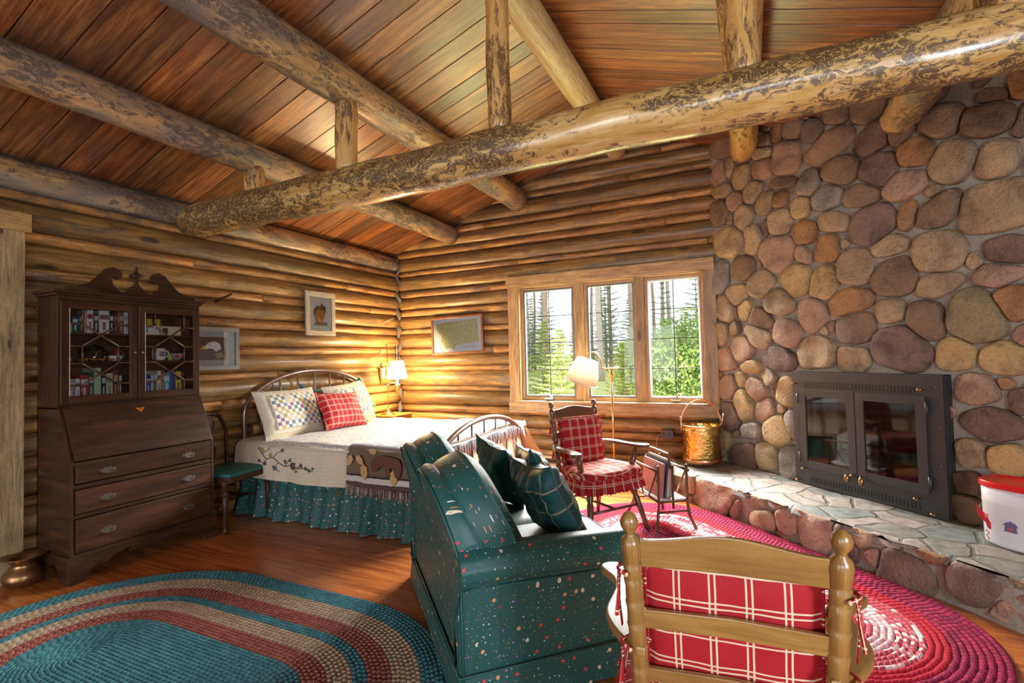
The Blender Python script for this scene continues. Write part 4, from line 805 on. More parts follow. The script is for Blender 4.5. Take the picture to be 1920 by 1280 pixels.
# embroidery
def emb(m):
    stem=curve([(-4.05,.0,.635),(-3.99,0,.58),(-3.93,0,.54),(-3.85,0,.555),(-3.78,0,.52),(-3.70,0,.49),(-3.62,0,.505),(-3.54,0,.485),(-3.46,0,.49),(-3.36,0,.47)],5)
    yy=lambda x,z:3.10-.035-.006 if False else 3.10-((.685-z)/.35)*.03-.008*((.685-z)/.35)*(sin(x*9)+.6*sin(x*21))-.004
    m.tube([(p.x,yy(p.x,p.z),p.z) for p in stem],.004,5,mat=0)
    for br in ([(-3.93,.54),(-3.97,.50),(-4.02,.52)],[(-3.85,.555),(-3.80,.60),(-3.74,.62)],[(-3.78,.52),(-3.82,.46),(-3.76,.44)],[(-3.99,.58),(-3.92,.62),(-3.90,.645)],[(-3.70,.49),(-3.66,.54)],[(-3.62,.505),(-3.60,.46)],[(-3.54,.485),(-3.50,.53)]):
        m.tube([(a,yy(a,b)-.001,b) for a,b in br],.003,5,mat=0)
    rr=random.Random(3)
    for x,z,r,c in ((-4.0,.61,.018,1),(-3.95,.50,.014,2),(-4.02,.52,.012,2),(-3.74,.625,.012,3),(-3.88,.575,.014,1),(-3.82,.47,.018,3),(-3.70,.53,.012,2),(-3.60,.50,.022,2),(-3.64,.545,.012,3),(-3.56,.46,.012,1),(-3.50,.51,.012,2),(-3.44,.49,.012,0),(-3.40,.475,.01,0),(-3.36,.495,.009,0)):
        for k in range(5):
            a=k*1.2566+rr.random(); m.sphere((x+cos(a)*r*.9,yy(x,z)-.003,z+sin(a)*r*.9),r*.8,.002,r*.6,6,4,mat=c)
m=MB(); emb(m); m.build('embroidered_sprig',[colmat('stemthread',(.10,.10,.07)),colmat('goldthread',(.42,.28,.10)),colmat('plumthread',(.13,.05,.09)),colmat('bluethread',(.12,.16,.22))],cov)
# patterned quilt on top
q=MB()
def qf(u,v):
    x=-3.92+(1.68)*u; y=3.09+1.74*v; z=.700+.012*noise.noise(Vector((x*4,y*4,3)))+.005*noise.noise(Vector((x*12,y*12,3)))
    if v<.03: y=3.085; z=.66 if v<.01 else .69
    return (x,y,z,x,y)
q.grid(qf,60,50); qo=q.build('patterned_quilt',M_['quilt']); tag(qo,'white patchwork topper quilt with scattered pastel print, on the bed','quilt')
q=MB(); q.tube([(-3.915,3.30,.70),(-3.92,3.12,.698),(-3.90,3.075,.672),(-3.4,3.075,.668),(-2.95,3.075,.664)],.012,7); q.build('bound_edge',M_['coverlet'],qo)
# throw
thr=empty('afghan_throw',(-2.6,3.1,.37),label='brown woven throw with bear, leaves and birch band hanging over the bed side',cat='throw blanket')
TX0,TX1=-2.965,-2.215
dfn=drape(TX0,TX1,3.075,4.93,.715,.40,.42,.07,.006,1.3)
def thf(u,v): 
    p=list(dfn(u,v)); p[0]-=thr.location.x;p[1]-=thr.location.y;p[2]-=thr.location.z; return p
def throwm():
    t=NT('woven_throw_cloth',rough=.85,sheen=.2); uv=t.uv(); y=t.sep(uv,1); x=t.sep(uv,0); n=t.noise(uv,60,3)
    c=t.mix(n,(.13,.085,.055),(.22,.15,.10)); top=t.mix(t.ramp(t.noise(uv,7,3),[(.45,0),(.55,1)]),(.30,.33,.38),(.55,.60,.62))
    c=t.mix(t.ramp(y,[(.30,0),(.36,1)]),c,top)
    wv=t.math('ADD',y,t.math('MULTIPLY',t.noise(t.comb(x,0.,0.),9,2),.02)); bnd=t.ramp(wv,[(0,(.10,.055,.05)),(.03,(.06,.045,.05)),(.042,(.62,.58,.54)),(.085,(.03,.025,.025)),(.098,(.15,.10,.065))],'CONSTANT')
    c=t.mix(t.math('LESS_THAN',y,.11),c,bnd); t.set('col',c); t.bump(t.noise(uv,250,2),.3,.003); return t.m
m=MB(); m.grid(thf,36,70); m.build('woven_body',throwm(),thr)
def fringe(m,P0,P1,n,L,nrm,mats=3,seed=1):
    rr=random.Random(seed);P0=Vector(P0);P1=Vector(P1)
    for i in range(n):
        p=P0.lerp(P1,(i+rr.random()*.5)/n)+Vector(nrm)*rr.uniform(.0,.006); a=rr.uniform(-.012,.012)
        m.tube([p,p+Vector((a*.5,0,-L*.5)),p+Vector((a+ (rr.random()-.5)*.01,nrm[1]*.004,-L*rr.uniform(.8,1.05)))],[.0022,.003,.0022],4,mat=rr.randrange(mats))
m=MB(); fringe(m,(TX0+2.6,-.052,.032),(TX1+2.6,-.052,.028),190,.075,(0,-1,0))
m.build('side_fringe',[colmat('fr1',(.22,.13,.10)),colmat('fr2',(.50,.42,.33)),colmat('fr3',(.10,.07,.09))],thr)
m=MB(); fr=[(.395,y_*1.) for y_ in (0,1)]
for k in range(130):
    yy=.15+1.55*k/130; rr=random.Random(k); p=Vector((.405,yy,.315)); m.tube([p,p+Vector((.01,rr.uniform(-.01,.01),-.05)),p+Vector((.006,rr.uniform(-.02,.02),-.11*rr.uniform(.7,1.1)))],.0032,4,mat=rr.randrange(3))
m.build('foot_fringe',[colmat('ff1',(.62,.62,.66)),colmat('ff2',(.10,.10,.14)),colmat('ff3',(.35,.34,.40))],thr)
m=MB(); m.grid(lambda u,v:(.395+.012*sin(v*pi/2)+.003*sin(u*30),.05+1.75*u,.345-.05*v+(.0 if v else .0),u,v),40,5); m.build('foot_fold',bpy.data.materials['woven_throw_cloth'],thr)
def leafpoly(s=1.,n=9):
    return [(0,-.5),(.16,-.34),(.27,-.1),(.24,.16),(.30,.26),(.12,.34),(0,.5),(-.14,.36),(-.28,.24),(-.22,.06),(-.28,-.12),(-.15,-.36)]
Mn=Matrix(((1,0,0,0),(0,0,-1,0),(0,1,0,0),(0,0,0,1)))
for x,z,s,a in ((-2.91,.605,.10,-.5),(-2.81,.615,.10,.8),(-2.765,.525,.13,.1),(-2.475,.50,.13,-.1),(-2.70,.68,.08,1.4)):
    one('appliqued_leaf',lambda m:m.prism([(p*s,q_*s) for p,q_ in leafpoly()],.0,.006,M=T(x+2.6,-.058 if z<.66 else -.03,z-.37)@Mn@RZ_(a)),colmat('leafcloth',(.58,.36,.17)),thr,bevel=.002)
def bear(m):
    body=curve([(-.15,-.02,0),(-.15,.03,0),(-.11,.07,0),(-.04,.085,0),(.05,.08,0),(.12,.06,0),(.14,0,0),(.12,-.07,0),(.08,-.07,0),(.06,-.01,0),(.03,-.01,0),(.03,-.06,0),(-.005,-.075,0),(-.02,-.02,0),(-.06,.0,0),(-.09,-.03,0),(-.13,-.045,0)],3)
    m.prism([(p.x,p.y) for p in body][::-1],0,.007,M=T(.06,-.058,.205)@Mn)
one('appliqued_bear',bear,colmat('bearcloth',(.14,.05,.035)),thr,bevel=.002)
# pillows on the bed
def put(name,mfun,mats,loc,M,label,cat,group=None):
    r=empty(name,loc,label=label,cat=cat,group=group); r.matrix_world=Matrix.Translation(loc)@M; return r
def sham(loc,M,label):
    r=empty('patchwork_sham',loc,label=label,cat='pillow'); r.matrix_world=T(*loc)@M
    one('ruffled_case',lambda m:pillow(m,.72,.50,.20,.05,seed=1,n=22),'shamedge',r)
    def pf(m):
        def fn(u,v):
            a=(u*2-1)*.74;b=(v*2-1)*.70
            x=a*.36*(1-.05*(1-b*b)*a*a);z=b*.25*(1-.05*(1-a*a)*b*b); pr=((1-abs(a)**3)*(1-abs(b)**3))**.55
            return (x,-(.1*pr)-.010,z,x,z)
        m.grid(fn,20,16)
        def fn2(u,v):
            p=fn(u,v); return p
    one('patchwork_panel',pf,'patch',r); return r
# local y- faces +x of the room : rotate so that -y -> +x  (RZ 90)
sham((-4.13,3.52,.90),RZ_(pi/2)@RX_(-.42),'patchwork pillow sham leaning at the near side of the headboard')
sham((-4.13,4.33,.91),RZ_(pi/2+.12)@RX_(-.42)@RY_(-.06),'patchwork pillow sham behind the red plaid pillow, far side of bed')
one_p=empty('plaid_pillow',(-3.93,3.93,.88),label='bright red plaid pillow with cream double lines in the middle of the bed',cat='pillow'); one_p.matrix_world=T(-3.90,3.97,.885)@RZ_(pi/2+.06)@RX_(-.45)@RY_(.06)
one('pillow_case',lambda m:pillow(m,.62,.42,.17,.12,seed=0,n=22),'pplaid',one_p)
for y,ll,rr_ in ((3.95,'green pillow mostly hidden behind the near patchwork sham',.2),(4.62,'green pillow with its corner up behind the far patchwork sham',-.5)):
    g=empty('green_pillow',(-4.28,y,1.0),label=ll,cat='pillow'); g.matrix_world=T(-4.27,y,.92)@RZ_(pi/2)@RX_(-.2)@RY_(rr_); one('pillow_case',lambda m:pillow(m,.44,.44,.11,.12,seed=y),'skirt',g)
# ================================================================== nightstand and lamp, sconce
ns=empty('nightstand',(-4.21,5.12,0),label='small orange pine nightstand in the corner behind the bed',cat='nightstand')
one('table_top',lambda m:m.box(-.21,.22,-.2,.2,.685,.70,rnd=.3),'orangewood',ns,bevel=.004)
one('case_body',lambda m:m.box(-.20,.205,-.185,.185,.12,.685,rnd=.6),'orangewood',ns,bevel=.003)
one('drawer_front',lambda m:m.box(.205,.217,-.165,.165,.55,.665,rnd=.1),'orangewood',ns,bevel=.003)
for sx in (-1,1):
    for sy in (-1,1): one('leg',lambda m:m.box(sx*.185-.02,sx*.185+.02,sy*.165-.02,sy*.165+.02,0,.12),'orangewood',ns)
LX,LY,LZ=-4.20,5.07,.70; rgt=Vector((cos(radians(25.5)),sin(radians(25.5)),0))
la=empty('brass_table_lamp',(LX,LY,LZ),label='lit brass student lamp with white shade and urn on the nightstand',cat='lamp')
one('lamp_base',lambda m:m.lathe([(.095,0),(.095,.008),(.06,.022),(.035,.03),(.03,.05),(.012,.065),(.006,.08)],24),'brass',la)
one('lamp_stem',lambda m:[m.tube([(0,0,.06),(0,0,.90)],.0055,8),m.sphere((0,0,.37),.016),m.tube([tuple(rgt*-.03+Vector((0,0,.885))),tuple(rgt*.03+Vector((0,0,.885)))],.005,6)],'brass',la)
ur=-.075*rgt
one('reservoir_urn',lambda m:m.lathe([(.006,0),(.012,.015),(.035,.09),(.045,.17),(.046,.22),(.062,.235),(.06,.242),(.03,.25),(.026,.27),(.028,.28),(.008,.292),(.005,.312),(1e-4,.315)],20,c=(ur.x,ur.y,.36)),'brass',la)
sh_=.125*rgt
one('burner_font',lambda m:m.lathe([(.006,0),(.025,.02),(.03,.07),(.035,.09),(.03,.10),(.015,.12),(.015,.16)],18,c=(sh_.x,sh_.y,.28)),'brass',la)
one('lamp_arm',lambda m:[m.tube([(ur.x,ur.y,.50),(0,0,.46)],.006,6),m.tube([(0,0,.40),(sh_.x,sh_.y,.40)],.006,6)],'brass',la)
ls=NT('lit_lamp_shade',rough=.8,col=(.95,.85,.65)); ls.set('em',(1,.74,.40)); ls.set('ems',120)
one('lamp_shade',lambda m:m.lathe([(.125,0),(.122,.03),(.105,.12),(.075,.225)],28,c=(sh_.x,sh_.y,.455),caps=False),ls.m,la)
one('glass_chimney',lambda m:m.lathe([(.022,0),(.026,.05),(.022,.12),(.021,.26)],14,c=(sh_.x,sh_.y,.62),caps=False),'pglass',la)
pl_=bpy.data.lights.new('lamp_bulb_light','POINT'); pl_.energy=110; pl_.color=(1,.62,.22); pl_.shadow_soft_size=.07
po=bpy.data.objects.new('lamp_bulb_light',pl_); COL.objects.link(po); po.location=(LX+sh_.x,LY+sh_.y,LZ+.40+.20); po.parent=None
# ================================================================== loveseat
def vu(v,u,z=0): return (q2*(v-u),q2*(v+u),z)
so=empty('loveseat',vu(.86,2.61),radians(45),label='green flower print loveseat with double humped back seen from behind its near arm',cat='sofa')
HW=.655
def hump(y):
    t=min(1,abs(abs(y)-.33)/.345); return max(.60+.31*max(0,1-t**2.6)**.5,.78 if abs(y)<.33 else 0)
def xo(z): return -.405-(.105*((z-.56)/.35)**1.15 if z>.56 else 0)
def tk(z): return .15-.075*min(1,max(0,(z-.5)/.4))
def sback(m):
    def fn(u,v):
        y=-HW-.015+u*(2*HW+.03); h=hump(y); n=26; k=v*n
        w=tk(h)/2
        if k<12: z=(h-w)*(k/12); x=xo(z)
        elif k<=18:
            th=pi-(k-12)/6*pi; x=xo(h-w)+w+w*cos(th); z=h-w+w*sin(th)*1.0
        else: z=(h-w)+(.2-(h-w))*((k-18)/8); x=xo(z)+tk(z)
        return (x,y,z,y+4,(z if k<15 else 2*h-z)*1.03)
    m.grid(fn,72,52)
    for sg in (-1,1):
        def cap(u,v): p=fn(0 if sg<0 else 1,u); c=(-.34,p[1],.3); return (p[0]*(1-v)+c[0]*v,p[1],p[2]*(1-v)+c[2]*v,p[0]*(1-v)+c[0]*v,p[2]*(1-v)+.3*v)
        m.grid(cap,52,1,flip=sg>0)
one('upholstered_back',sback,'floral',so)
def hline(front,n=70):
    out=[]
    for i in range(n+1):
        y=-HW-.018+(2*HW+.036)*i/n; h=hump(y); w=tk(h)/2; z=h-w*.75; out.append((xo(z)+(tk(z) if front else 0)+(.002 if front else -.002),y,z))
    return out
one('back_piping',lambda m:m.tube([(-.409,-HW-.018,.03),(-.409,-HW-.018,.3)]+hline(False)+[(-.409,HW+.018,.3),(-.409,HW+.018,.03)],.006,6),'sofapipe',so)
one('front_back_piping',lambda m:m.tube(hline(True),.005,6),'sofapipe',so)
def arm(m,sg):
    prof=[(sg*(HW+.01),.02),(sg*(HW+.012),.2),(sg*(HW+.01),.42),(sg*(HW+.012),.475),(sg*(HW+.045),.49),(sg*(HW+.07),.52),(sg*(HW+.075),.56),(sg*(HW+.055),.60),(sg*(HW+.015),.625),(sg*(HW-.03),.628),(sg*(HW-.065),.60),(sg*(HW-.085),.55),(sg*(HW-.09),.40),(sg*(HW-.09),.1)]
    cl=[0]
    for q0,q1 in zip(prof,prof[1:]): cl.append(cl[-1]+hypot(q1[0]-q0[0],q1[1]-q0[1]))
    def fn(u,v):
        x=-.42+.83*u; i=v*(len(prof)-1); a=int(min(i,len(prof)-2)); f_=i-a
        y=prof[a][0]*(1-f_)+prof[a+1][0]*f_; z=prof[a][1]*(1-f_)+prof[a+1][1]*f_
        if z>.45: z+=.012*(1-u)+.006*sin(u*5)
        if u>.93 and z>.45: q=(u-.93)/.07; z-=.02*q*q; x-=.012*q
        return (x,y,z,x+2*sg,cl[a]+(cl[a+1]-cl[a])*f_)
    m.grid(fn,30,52,flip=sg>0)
    for uu in (0,1):
        def cap(u,v): p=fn(uu,u); c=(p[0]+(.012 if uu else -.01),sg*(HW-.03),.35); return (p[0]*(1-v)+c[0]*v,p[1]*(1-v)+c[1]*v,p[2]*(1-v)+c[2]*v,p[1]*(1-v)+c[1]*v+5,p[2]*(1-v)+c[2]*v)
        m.grid(cap,52,4,flip=(sg>0)==(uu==0))
for sg in (-1,1):
    one('rolled_arm',lambda m:arm(m,sg),'floral',so)
    one('arm_piping',lambda m:m.tube([(-.40,sg*(HW+.018),.485),(0,sg*(HW+.018),.475),(.40,sg*(HW+.018),.472)],.004,5),'sofapipe',so)
one('front_rail',lambda m:rbox(m,.10,2*HW-.15,.30,.03,8,M=T(.38,0,.2),seed=3),'floral',so)
one('seat_deck',lambda m:m.box(-.3,.36,-HW+.08,HW-.08,.1,.33),'floral',so)
def kick(m):
    L=[(.43,-HW-.0),( .43,HW),( -.41,HW+.02),(-.425,-HW-.02),(.43,-HW-.02)]
    def side(P,Q,ofs):
        P=Vector((*P,0));Q=Vector((*Q,0)); d=(Q-P).normalized(); n_=Vector((d.y,-d.x,0)); LL=(Q-P).length
        m.grid(lambda u,v:(*(P+d*LL*u+n_*(-.002+.018*(1-v)+.003*sin(u*LL*8)*(1-v)))[:2],.012+.145*v,u*LL+ofs,v*.15),30,3,flip=False)
    c=[(.425,-HW-.015),(.425,HW+.015),(-.415,HW+.015),(-.415,-HW-.015)]
    for i in range(4): side(c[i],c[(i+1)%4],i*1.7)
one('kick_pleat_skirt',kick,'floral',so)
one('skirt_piping',lambda m:m.tube([(.44,-HW-.03,.158),(.44,HW+.03,.158),(-.428,HW+.03,.158),(-.428,-HW-.03,.158)],.005,5,closed=True),'sofapipe',so)
for sg in (-1,1):
    cu=empty('seat_cushion'); cu.parent=so
    one('cushion_case',lambda m:rbox(m,.72,.57,.16,.03,12,.02,M=T(.125,sg*.287,.40),seed=sg*3),'floral',cu)
    one('cushion_piping',lambda m:m.tube([(.484,sg*.287-.275,.468),(.484,sg*.287+.275,.468),(-.22,sg*.287+.278,.47),(-.22,sg*.287-.278,.47)],.005,5,closed=True),'sofapipe',cu)
    bc=empty('back_cushion'); bc.parent=so
    yc=sg*.335
    Mx=T(-.165,yc,.47)@RY_(-.44)
    hw=.335
    def arch_h(y): return .17+.335*max(0,1-min(1,abs(y)/hw*.985)**2.8)**.5
    def bc_pt(u,v,side):
        y=(-hw+2*hw*u); 
        H=arch_h(y); z=H*v; 
        e=(1-abs(2*u-1)**4)*(1-abs(2*v-1)**4); 
        x=side*(.065+.055*e**.6+.006*noise.noise(Vector((y*7,z*7,sg*4))))
        yy=y*(1-.03*(1-v)); return (x,yy,z,y+sg*2,z)
    def bcm(m):
        for sd in (-1,1): m.grid(lambda u,v:bc_pt(u,v,sd),20,16,M=Mx,flip=sd<0)
        def rim(u,v):
            per=u*4
            if per<1: a,b=per,0
            elif per<2: a,b=1,per-1
            elif per<3: a,b=3-per,1
            else: a,b=0,4-per
            p=bc_pt(a,b,1); x=-.065+.13*v; return (x,p[1]*(1+.02*sin(v*pi)),p[2]+(.008*sin(v*pi) if b>.5 else 0),u*1.6,x)
        m.grid(rim,80,5,M=Mx)
    one('cushion_case',bcm,'floral',bc)
    def pip(m):
        for sd in (-1,1):
            pts=[bc_pt(i/14,1,sd)[:3] for i in range(15)]+[bc_pt(1,1-i/10,sd)[:3] for i in range(1,11)]+[bc_pt(1-i/10,0,sd)[:3] for i in range(1,11)]+[bc_pt(0,i/10,sd)[:3] for i in range(1,10)]
            m.tube(pts,.006,6,closed=True,M=Mx)
    one('cushion_piping',pip,'sofapipe',bc)
def throwp(v,u,z,yaw,lean,roll,size,label,mat='gplaid',seed=0,th=.15):
    r=empty('green_throw_pillow',(0,0,0),label=label,cat='pillow'); r.matrix_world=T(*vu(v,u,z))@RZ_(radians(45)+yaw)@RY_(-lean)@RZ_(pi/2)@RY_(roll)
    one('pillow_case',lambda m:pillow(m,size,size*.93,th,.16,seed=seed,n=26,wr=.022),mat,r)
    def ed(m):
        pts=[]; w=size;h=size*.93;pinch=.16
        for i in range(64):
            t=i/64*4
            a,b=((t*2-1),-1) if t<1 else (1,(t-1)*2-1) if t<2 else (1-(t-2)*2,1) if t<3 else (-1,1-(t-3)*2)
            pts.append((a*w/2*(1-pinch*(1-b*b)*a*a),.012*noise.noise(Vector((a*2+seed,b*2,7))),b*h/2*(1-pinch*(1-a*a)*b*b)))
        m.tube(pts,.004,5,closed=True)
    one('pillow_piping',ed,colmat('tanpipe',(.05,.09,.075)),r); return r
throwp(.965,2.27,.70,.10,.46,.06,.46,'dark green plaid pillow leaning on the near back cushion of the loveseat',seed=1.3,th=.17)
throwp(1.05,2.52,.71,-.15,.48,.10,.50,'dark green plaid pillow in front of the other one, towards the middle',seed=4.1,th=.13)
throwp(.95,2.98,.69,.1,.35,-.1,.44,'plain teal pillow at the far end of the loveseat',mat='floral',seed=2.7)
# ================================================================== plaid cushioned arm chairs
def armchair(loc,rz,label,wood_,near):
    c=empty('wooden_armchair',loc,rz,label=label,cat='chair')
    def lerp(a,b,t): return tuple(a[k]*(1-t)+b[k]*t for k in range(3))
    for s in (-1,1):
        b0=(-.185,s*.215,.44);b1=(-.272,s*.229,1.01)
        def pst(m):
            d=Vector(b1)-Vector(b0); L=d.length; Mp=T(*b0)@d.to_track_quat('Z','Y').to_matrix().to_4x4()
            prof=[(.018,-.06),(.018,0)]
            for i,z in enumerate([.04,.10,.16,.22,.28,.34,.40,.44]):
                prof+=[(.0215,z-.024),(.0245,z-.004),(.0195,z+.001),(.0225,z+.006)]
            prof+=[(.0245,.475),(.0255,.49),(.022,.503),(.012,.512),(.0105,.52),(.020,.533),(.023,.547),(.018,.562),(.008,.571),(1e-4,.573)]
            m.lathe(prof,18,M=Mp)
        one('back_post',pst,wood_,c)
        def fl(m):
            d=Vector((.30,s*.285,0))-Vector((.19,s*.20,.41)); Mp=T(.19,s*.20,.41)@d.to_track_quat('Z','Y').to_matrix().to_4x4(); m.lathe([(.017,0),(.024,.05),(.028,.12),(.020,.14),(.026,.16),(.024,.28),(.019,.35),(.021,.36),(.018,.43),(.015,d.length)],12,M=Mp)
        one('leg',fl,wood_,c)
        def bl(m):
            d=Vector((-.27,s*.25,0))-Vector((-.17,s*.19,.41)); Mp=T(-.17,s*.19,.41)@d.to_track_quat('Z','Y').to_matrix().to_4x4(); m.lathe([(.017,0),(.026,.12),(.019,.14),(.024,.28),(.017,.36),(.014,d.length)],12,M=Mp)
        one('leg',bl,wood_,c)
        def ar(m): # flat paddle: ogee outline
            out=[(-.245,.222),(-.20,.270),(-.13,.312),(-.07,.328),(0,.325),(.07,.322),(.13,.335),(.18,.372),(.215,.395),(.245,.385),(.262,.35),(.25,.31),(.20,.290),(.10,.275),(0,.268),(-.10,.255),(-.18,.225),(-.245,.20)]
            sm=curve([(a,b*s,0) for a,b in out],3); P=[(p.x,p.y) for p in sm]; 
            if s>0: P=P[::-1]
            m.prism(P,.635,.662)
        one('arm',ar,wood_,c,bevel=.006)
        one('arm_support',lambda m:m.tube([(.16,s*.235,.44),(.17,s*.27,.54),(.175,s*.295,.637)],[.017,.026,.017],10),wood_,c)
    def xr(x,z): return x
    def crest(m):
        n=16; pts=[]
        for i in range(n+1): y=-.205+.41*i/n; pts.append((y,.938+.026*cos(y/.205*pi/2)**2*1.0+.0))
        low=[(.205,.868),(.10,.872),(0,.874),(-.10,.872),(-.205,.868)]
        tl=-(.272-.185)/.57
        poly=[(a,b) for a,b in pts]+low
        me=T(-.185-.44*tl*0,0,0); 
        Ms=Matrix(((0,tl,1,-.185-tl*.44),(1,0,0,0),(0,1,0,0),(0,0,0,1)))
        m.prism(poly[::-1],-.009,.009,M=Ms)
    one('crest_rail',crest,wood_,c,bevel=.003)
    for k,(za,zb_) in enumerate(((.705,.758),(.56,.60))):
        tl=-(.272-.185)/.57; Ms=Matrix(((0,tl,1,-.185-tl*.44),(1,0,0,0),(0,1,0,0),(0,0,0,1)))
        one('back_slat',lambda m:m.prism([(-.21,za),(-.21,zb_-.004),(0,zb_+.004),(.21,zb_-.004),(.21,za),(0,za+.006)][::-1],-.008,.008,M=Ms),wood_,c,bevel=.002)
    one('seat_board',lambda m:m.prism([(-.22,-.22),(-.10,-.265),(.10,-.275),(.22,-.25),(.25,-.12),(.255,0),(.25,.12),(.22,.25),(.10,.275),(-.10,.265),(-.22,.22)],.40,.44),wood_,c,bevel=.008)
    one('stretcher',lambda m:m.tube([(.245,-.242,.20),(.245,.242,.20)],.011,8) and m.tube([(.245,0,.20),(-.225,0,.20)],.011,8) and m.tube([(-.225,-.222,.2),(-.225,.222,.2)],.011,8),wood_,c)
    # seat cushion with gathered skirt
    sc_=empty('seat_cushion'); sc_.parent=c
    out=curve([(-.20,-.20,0),(-.19,.20,0),(.05,.285,0),(.24,.27,0),(.285,.12,0),(.29,-.12,0),(.24,-.27,0),(.05,-.285,0),(-.20,-.20,0)],6)[:-1]
    def top(m):
        n=len(out)
        for sgn,zb0 in ((1,.49),):
            pass
        rings=[(1.0,.44,0),(1.03,.455,0),(1.035,.478,0),(1.0,.497,0),(.9,.505,0),(.6,.51,0),(.3,.507,0),(.02,.504,0)]
        V=[];U=[]
        for sc2,z,_ in rings:
            for p in out: V.append((p.x*sc2,p.y*sc2,z+.004*noise.noise(Vector((p.x*8,p.y*8,z))))); U.append((p.x*sc2+(z*1.),p.y*sc2))
        F=[]
        for j in range(len(rings)-1):
            for k in range(n): k2=(k+1)%n; F.append((j*n+k,j*n+k2,(j+1)*n+k2,(j+1)*n+k))
        F.append(tuple((len(rings)-1)*n+k for k in range(n)))
        m.add(V,F,vuv=U)
    one('cushion_case',lambda m:top(m),'plaid',sc_)
    def ru(m):
        n=len(out); N=n*6; cum=[0]
        for k in range(n): cum.append(cum[-1]+(out[(k+1)%n]-out[k]).length)
        def fn(u,v):
            q=u*n; k=int(q)%n; t=q-int(q); p=out[k].lerp(out[(k+1)%n],t); s=cum[k]+(cum[k+1]-cum[k])*t
            nn=Vector((p.x,p.y,0)).normalized(); w=.008+(.012+.016*v)*(.5+.5*sin(s*2*pi/.035+sin(s*9)))*(.3+.7*v)+.012*v
            pp=p*1.01+nn*w; return (pp.x,pp.y,.452-.105*v+.004*sin(s*50)*v,s,.1*v)
        m.grid(fn,N,5,cu=True)
    one('gathered_ruffle',ru,'plaid',sc_)
    one('cushion_piping',lambda m:m.tube([(p.x*1.035,p.y*1.035,.452) for p in out],.004,5,closed=True),'plaid',sc_)
    bk=empty('back_cushion'); bk.parent=c
    lean=-(.272-.185)/.57
    def bcs(m):
        Mb=T(-.185+.052+.0,0,.50)@RY_(lean*1.0)
        w,h,t=.40,.375,.085
        def pt(u,v,sd):
            a=2*u-1;b=2*v-1; e=((1-abs(a)**5)*(1-abs(b)**5))**.5
            return (sd*(t*.28+t*.26*e+.005*noise.noise(Vector((a*3,b*3,sd)))),a*w/2*(1-.02*b*b*0),h*v,a*w/2,h*v)
        for sd in (-1,1): m.grid(lambda u,v:pt(u,v,sd),16,14,M=Mb,flip=sd<0)
        def rim(u,v):
            per=u*4
            if per<1: a,b=per,0
            elif per<2: a,b=1,per-1
            elif per<3: a,b=3-per,1
            else: a,b=0,4-per
            p=pt(a,b,1); x=-t*.28+t*.56*v; return (x,p[1]*(1+.012*sin(v*pi)),p[2]+(.005*sin(v*pi) if b>.5 else 0),(a-.5)*w+b*.0+x*(1 if b in(0,1) else 0),h*b+x)
        m.grid(rim,64,4,M=Mb)
        for sd in (-1,1):
            pts=[pt(i/12,1,sd)[:3] for i in range(13)]+[pt(1,1-i/10,sd)[:3] for i in range(1,11)]+[pt(1-i/10,0,sd)[:3] for i in range(1,11)]+[pt(0,i/10,sd)[:3] for i in range(1,10)]
            m.tube(pts,.0045,6,closed=True,M=Mb)
    one('cushion_case',bcs,'plaid',bk)
    for s in (-1,1):
        for z0 in (.86,.66):
            x=-.185-.087*(z0-.44)/.57
            one('fabric_tie',lambda m:m.tube(curve([(x+.035,s*.19,z0-.01),(x+.03,s*.235,z0),(x-.01,s*.262,z0),(x-.028,s*.235,z0-.01),(x+.012,s*.258,z0-.02),(x+.018,s*.265,z0-.08),(x+.01,s*.27,z0-.13)],4),[.006]*20+[.009]*5,6,flat=.5),'plaid',bk)
            one('fabric_tie',lambda m:m.tube(curve([(x+.02,s*.262,z0),(x+.03,s*.268,z0-.06),(x+.045,s*.262,z0-.17 if z0>.8 else z0-.12)],5),.007,5,flat=.4),'plaid',bk)
    return c
armchair((-1.185,3.985,0),radians(-34.8),'wooden armchair with red plaid cushions facing us beside the floor lamp','walnut',False)
armchair((-.085,1.545,0),radians(95.2),'honey wood armchair with red plaid cushions in the foreground, its back towards us','maple',True)
# ================================================================== braided rugs
def ropem(name,pal,fleck,sat=1.):
    t=NT(name,rough=.9,spec=.2); uv=t.uv(); x=t.sep(uv,0); y=t.sep(uv,1); r=t.rnd()
    sp_=t.math('ADD',t.math('MULTIPLY',x,1/.032),t.math('ADD',t.math('MULTIPLY',y,16.),t.math('MULTIPLY',r,5)))
    f=t.math('FRACT',sp_); wn=t.n('ShaderNodeTexWhiteNoise',{'Vector':t.comb(t.math('FLOOR',sp_),r,0)},out=0)
    c=t.ramp(wn,[(i/len(pal),p) for i,p in enumerate(pal)],'CONSTANT')
    ed=t.math('LESS_THAN',f,.16); c=t.mix(t.math('MULTIPLY',ed,fleck[1]),c,fleck[0])
    n=t.noise(uv,160,2); c=t.mix(t.math('MULTIPLY',t.math('GREATER_THAN',n,.6),.25),c,fleck[0]); t.set('col',c)
    t.bump(t.math('SINE',t.math('MULTIPLY',f,pi)),.8,.006); return t.m
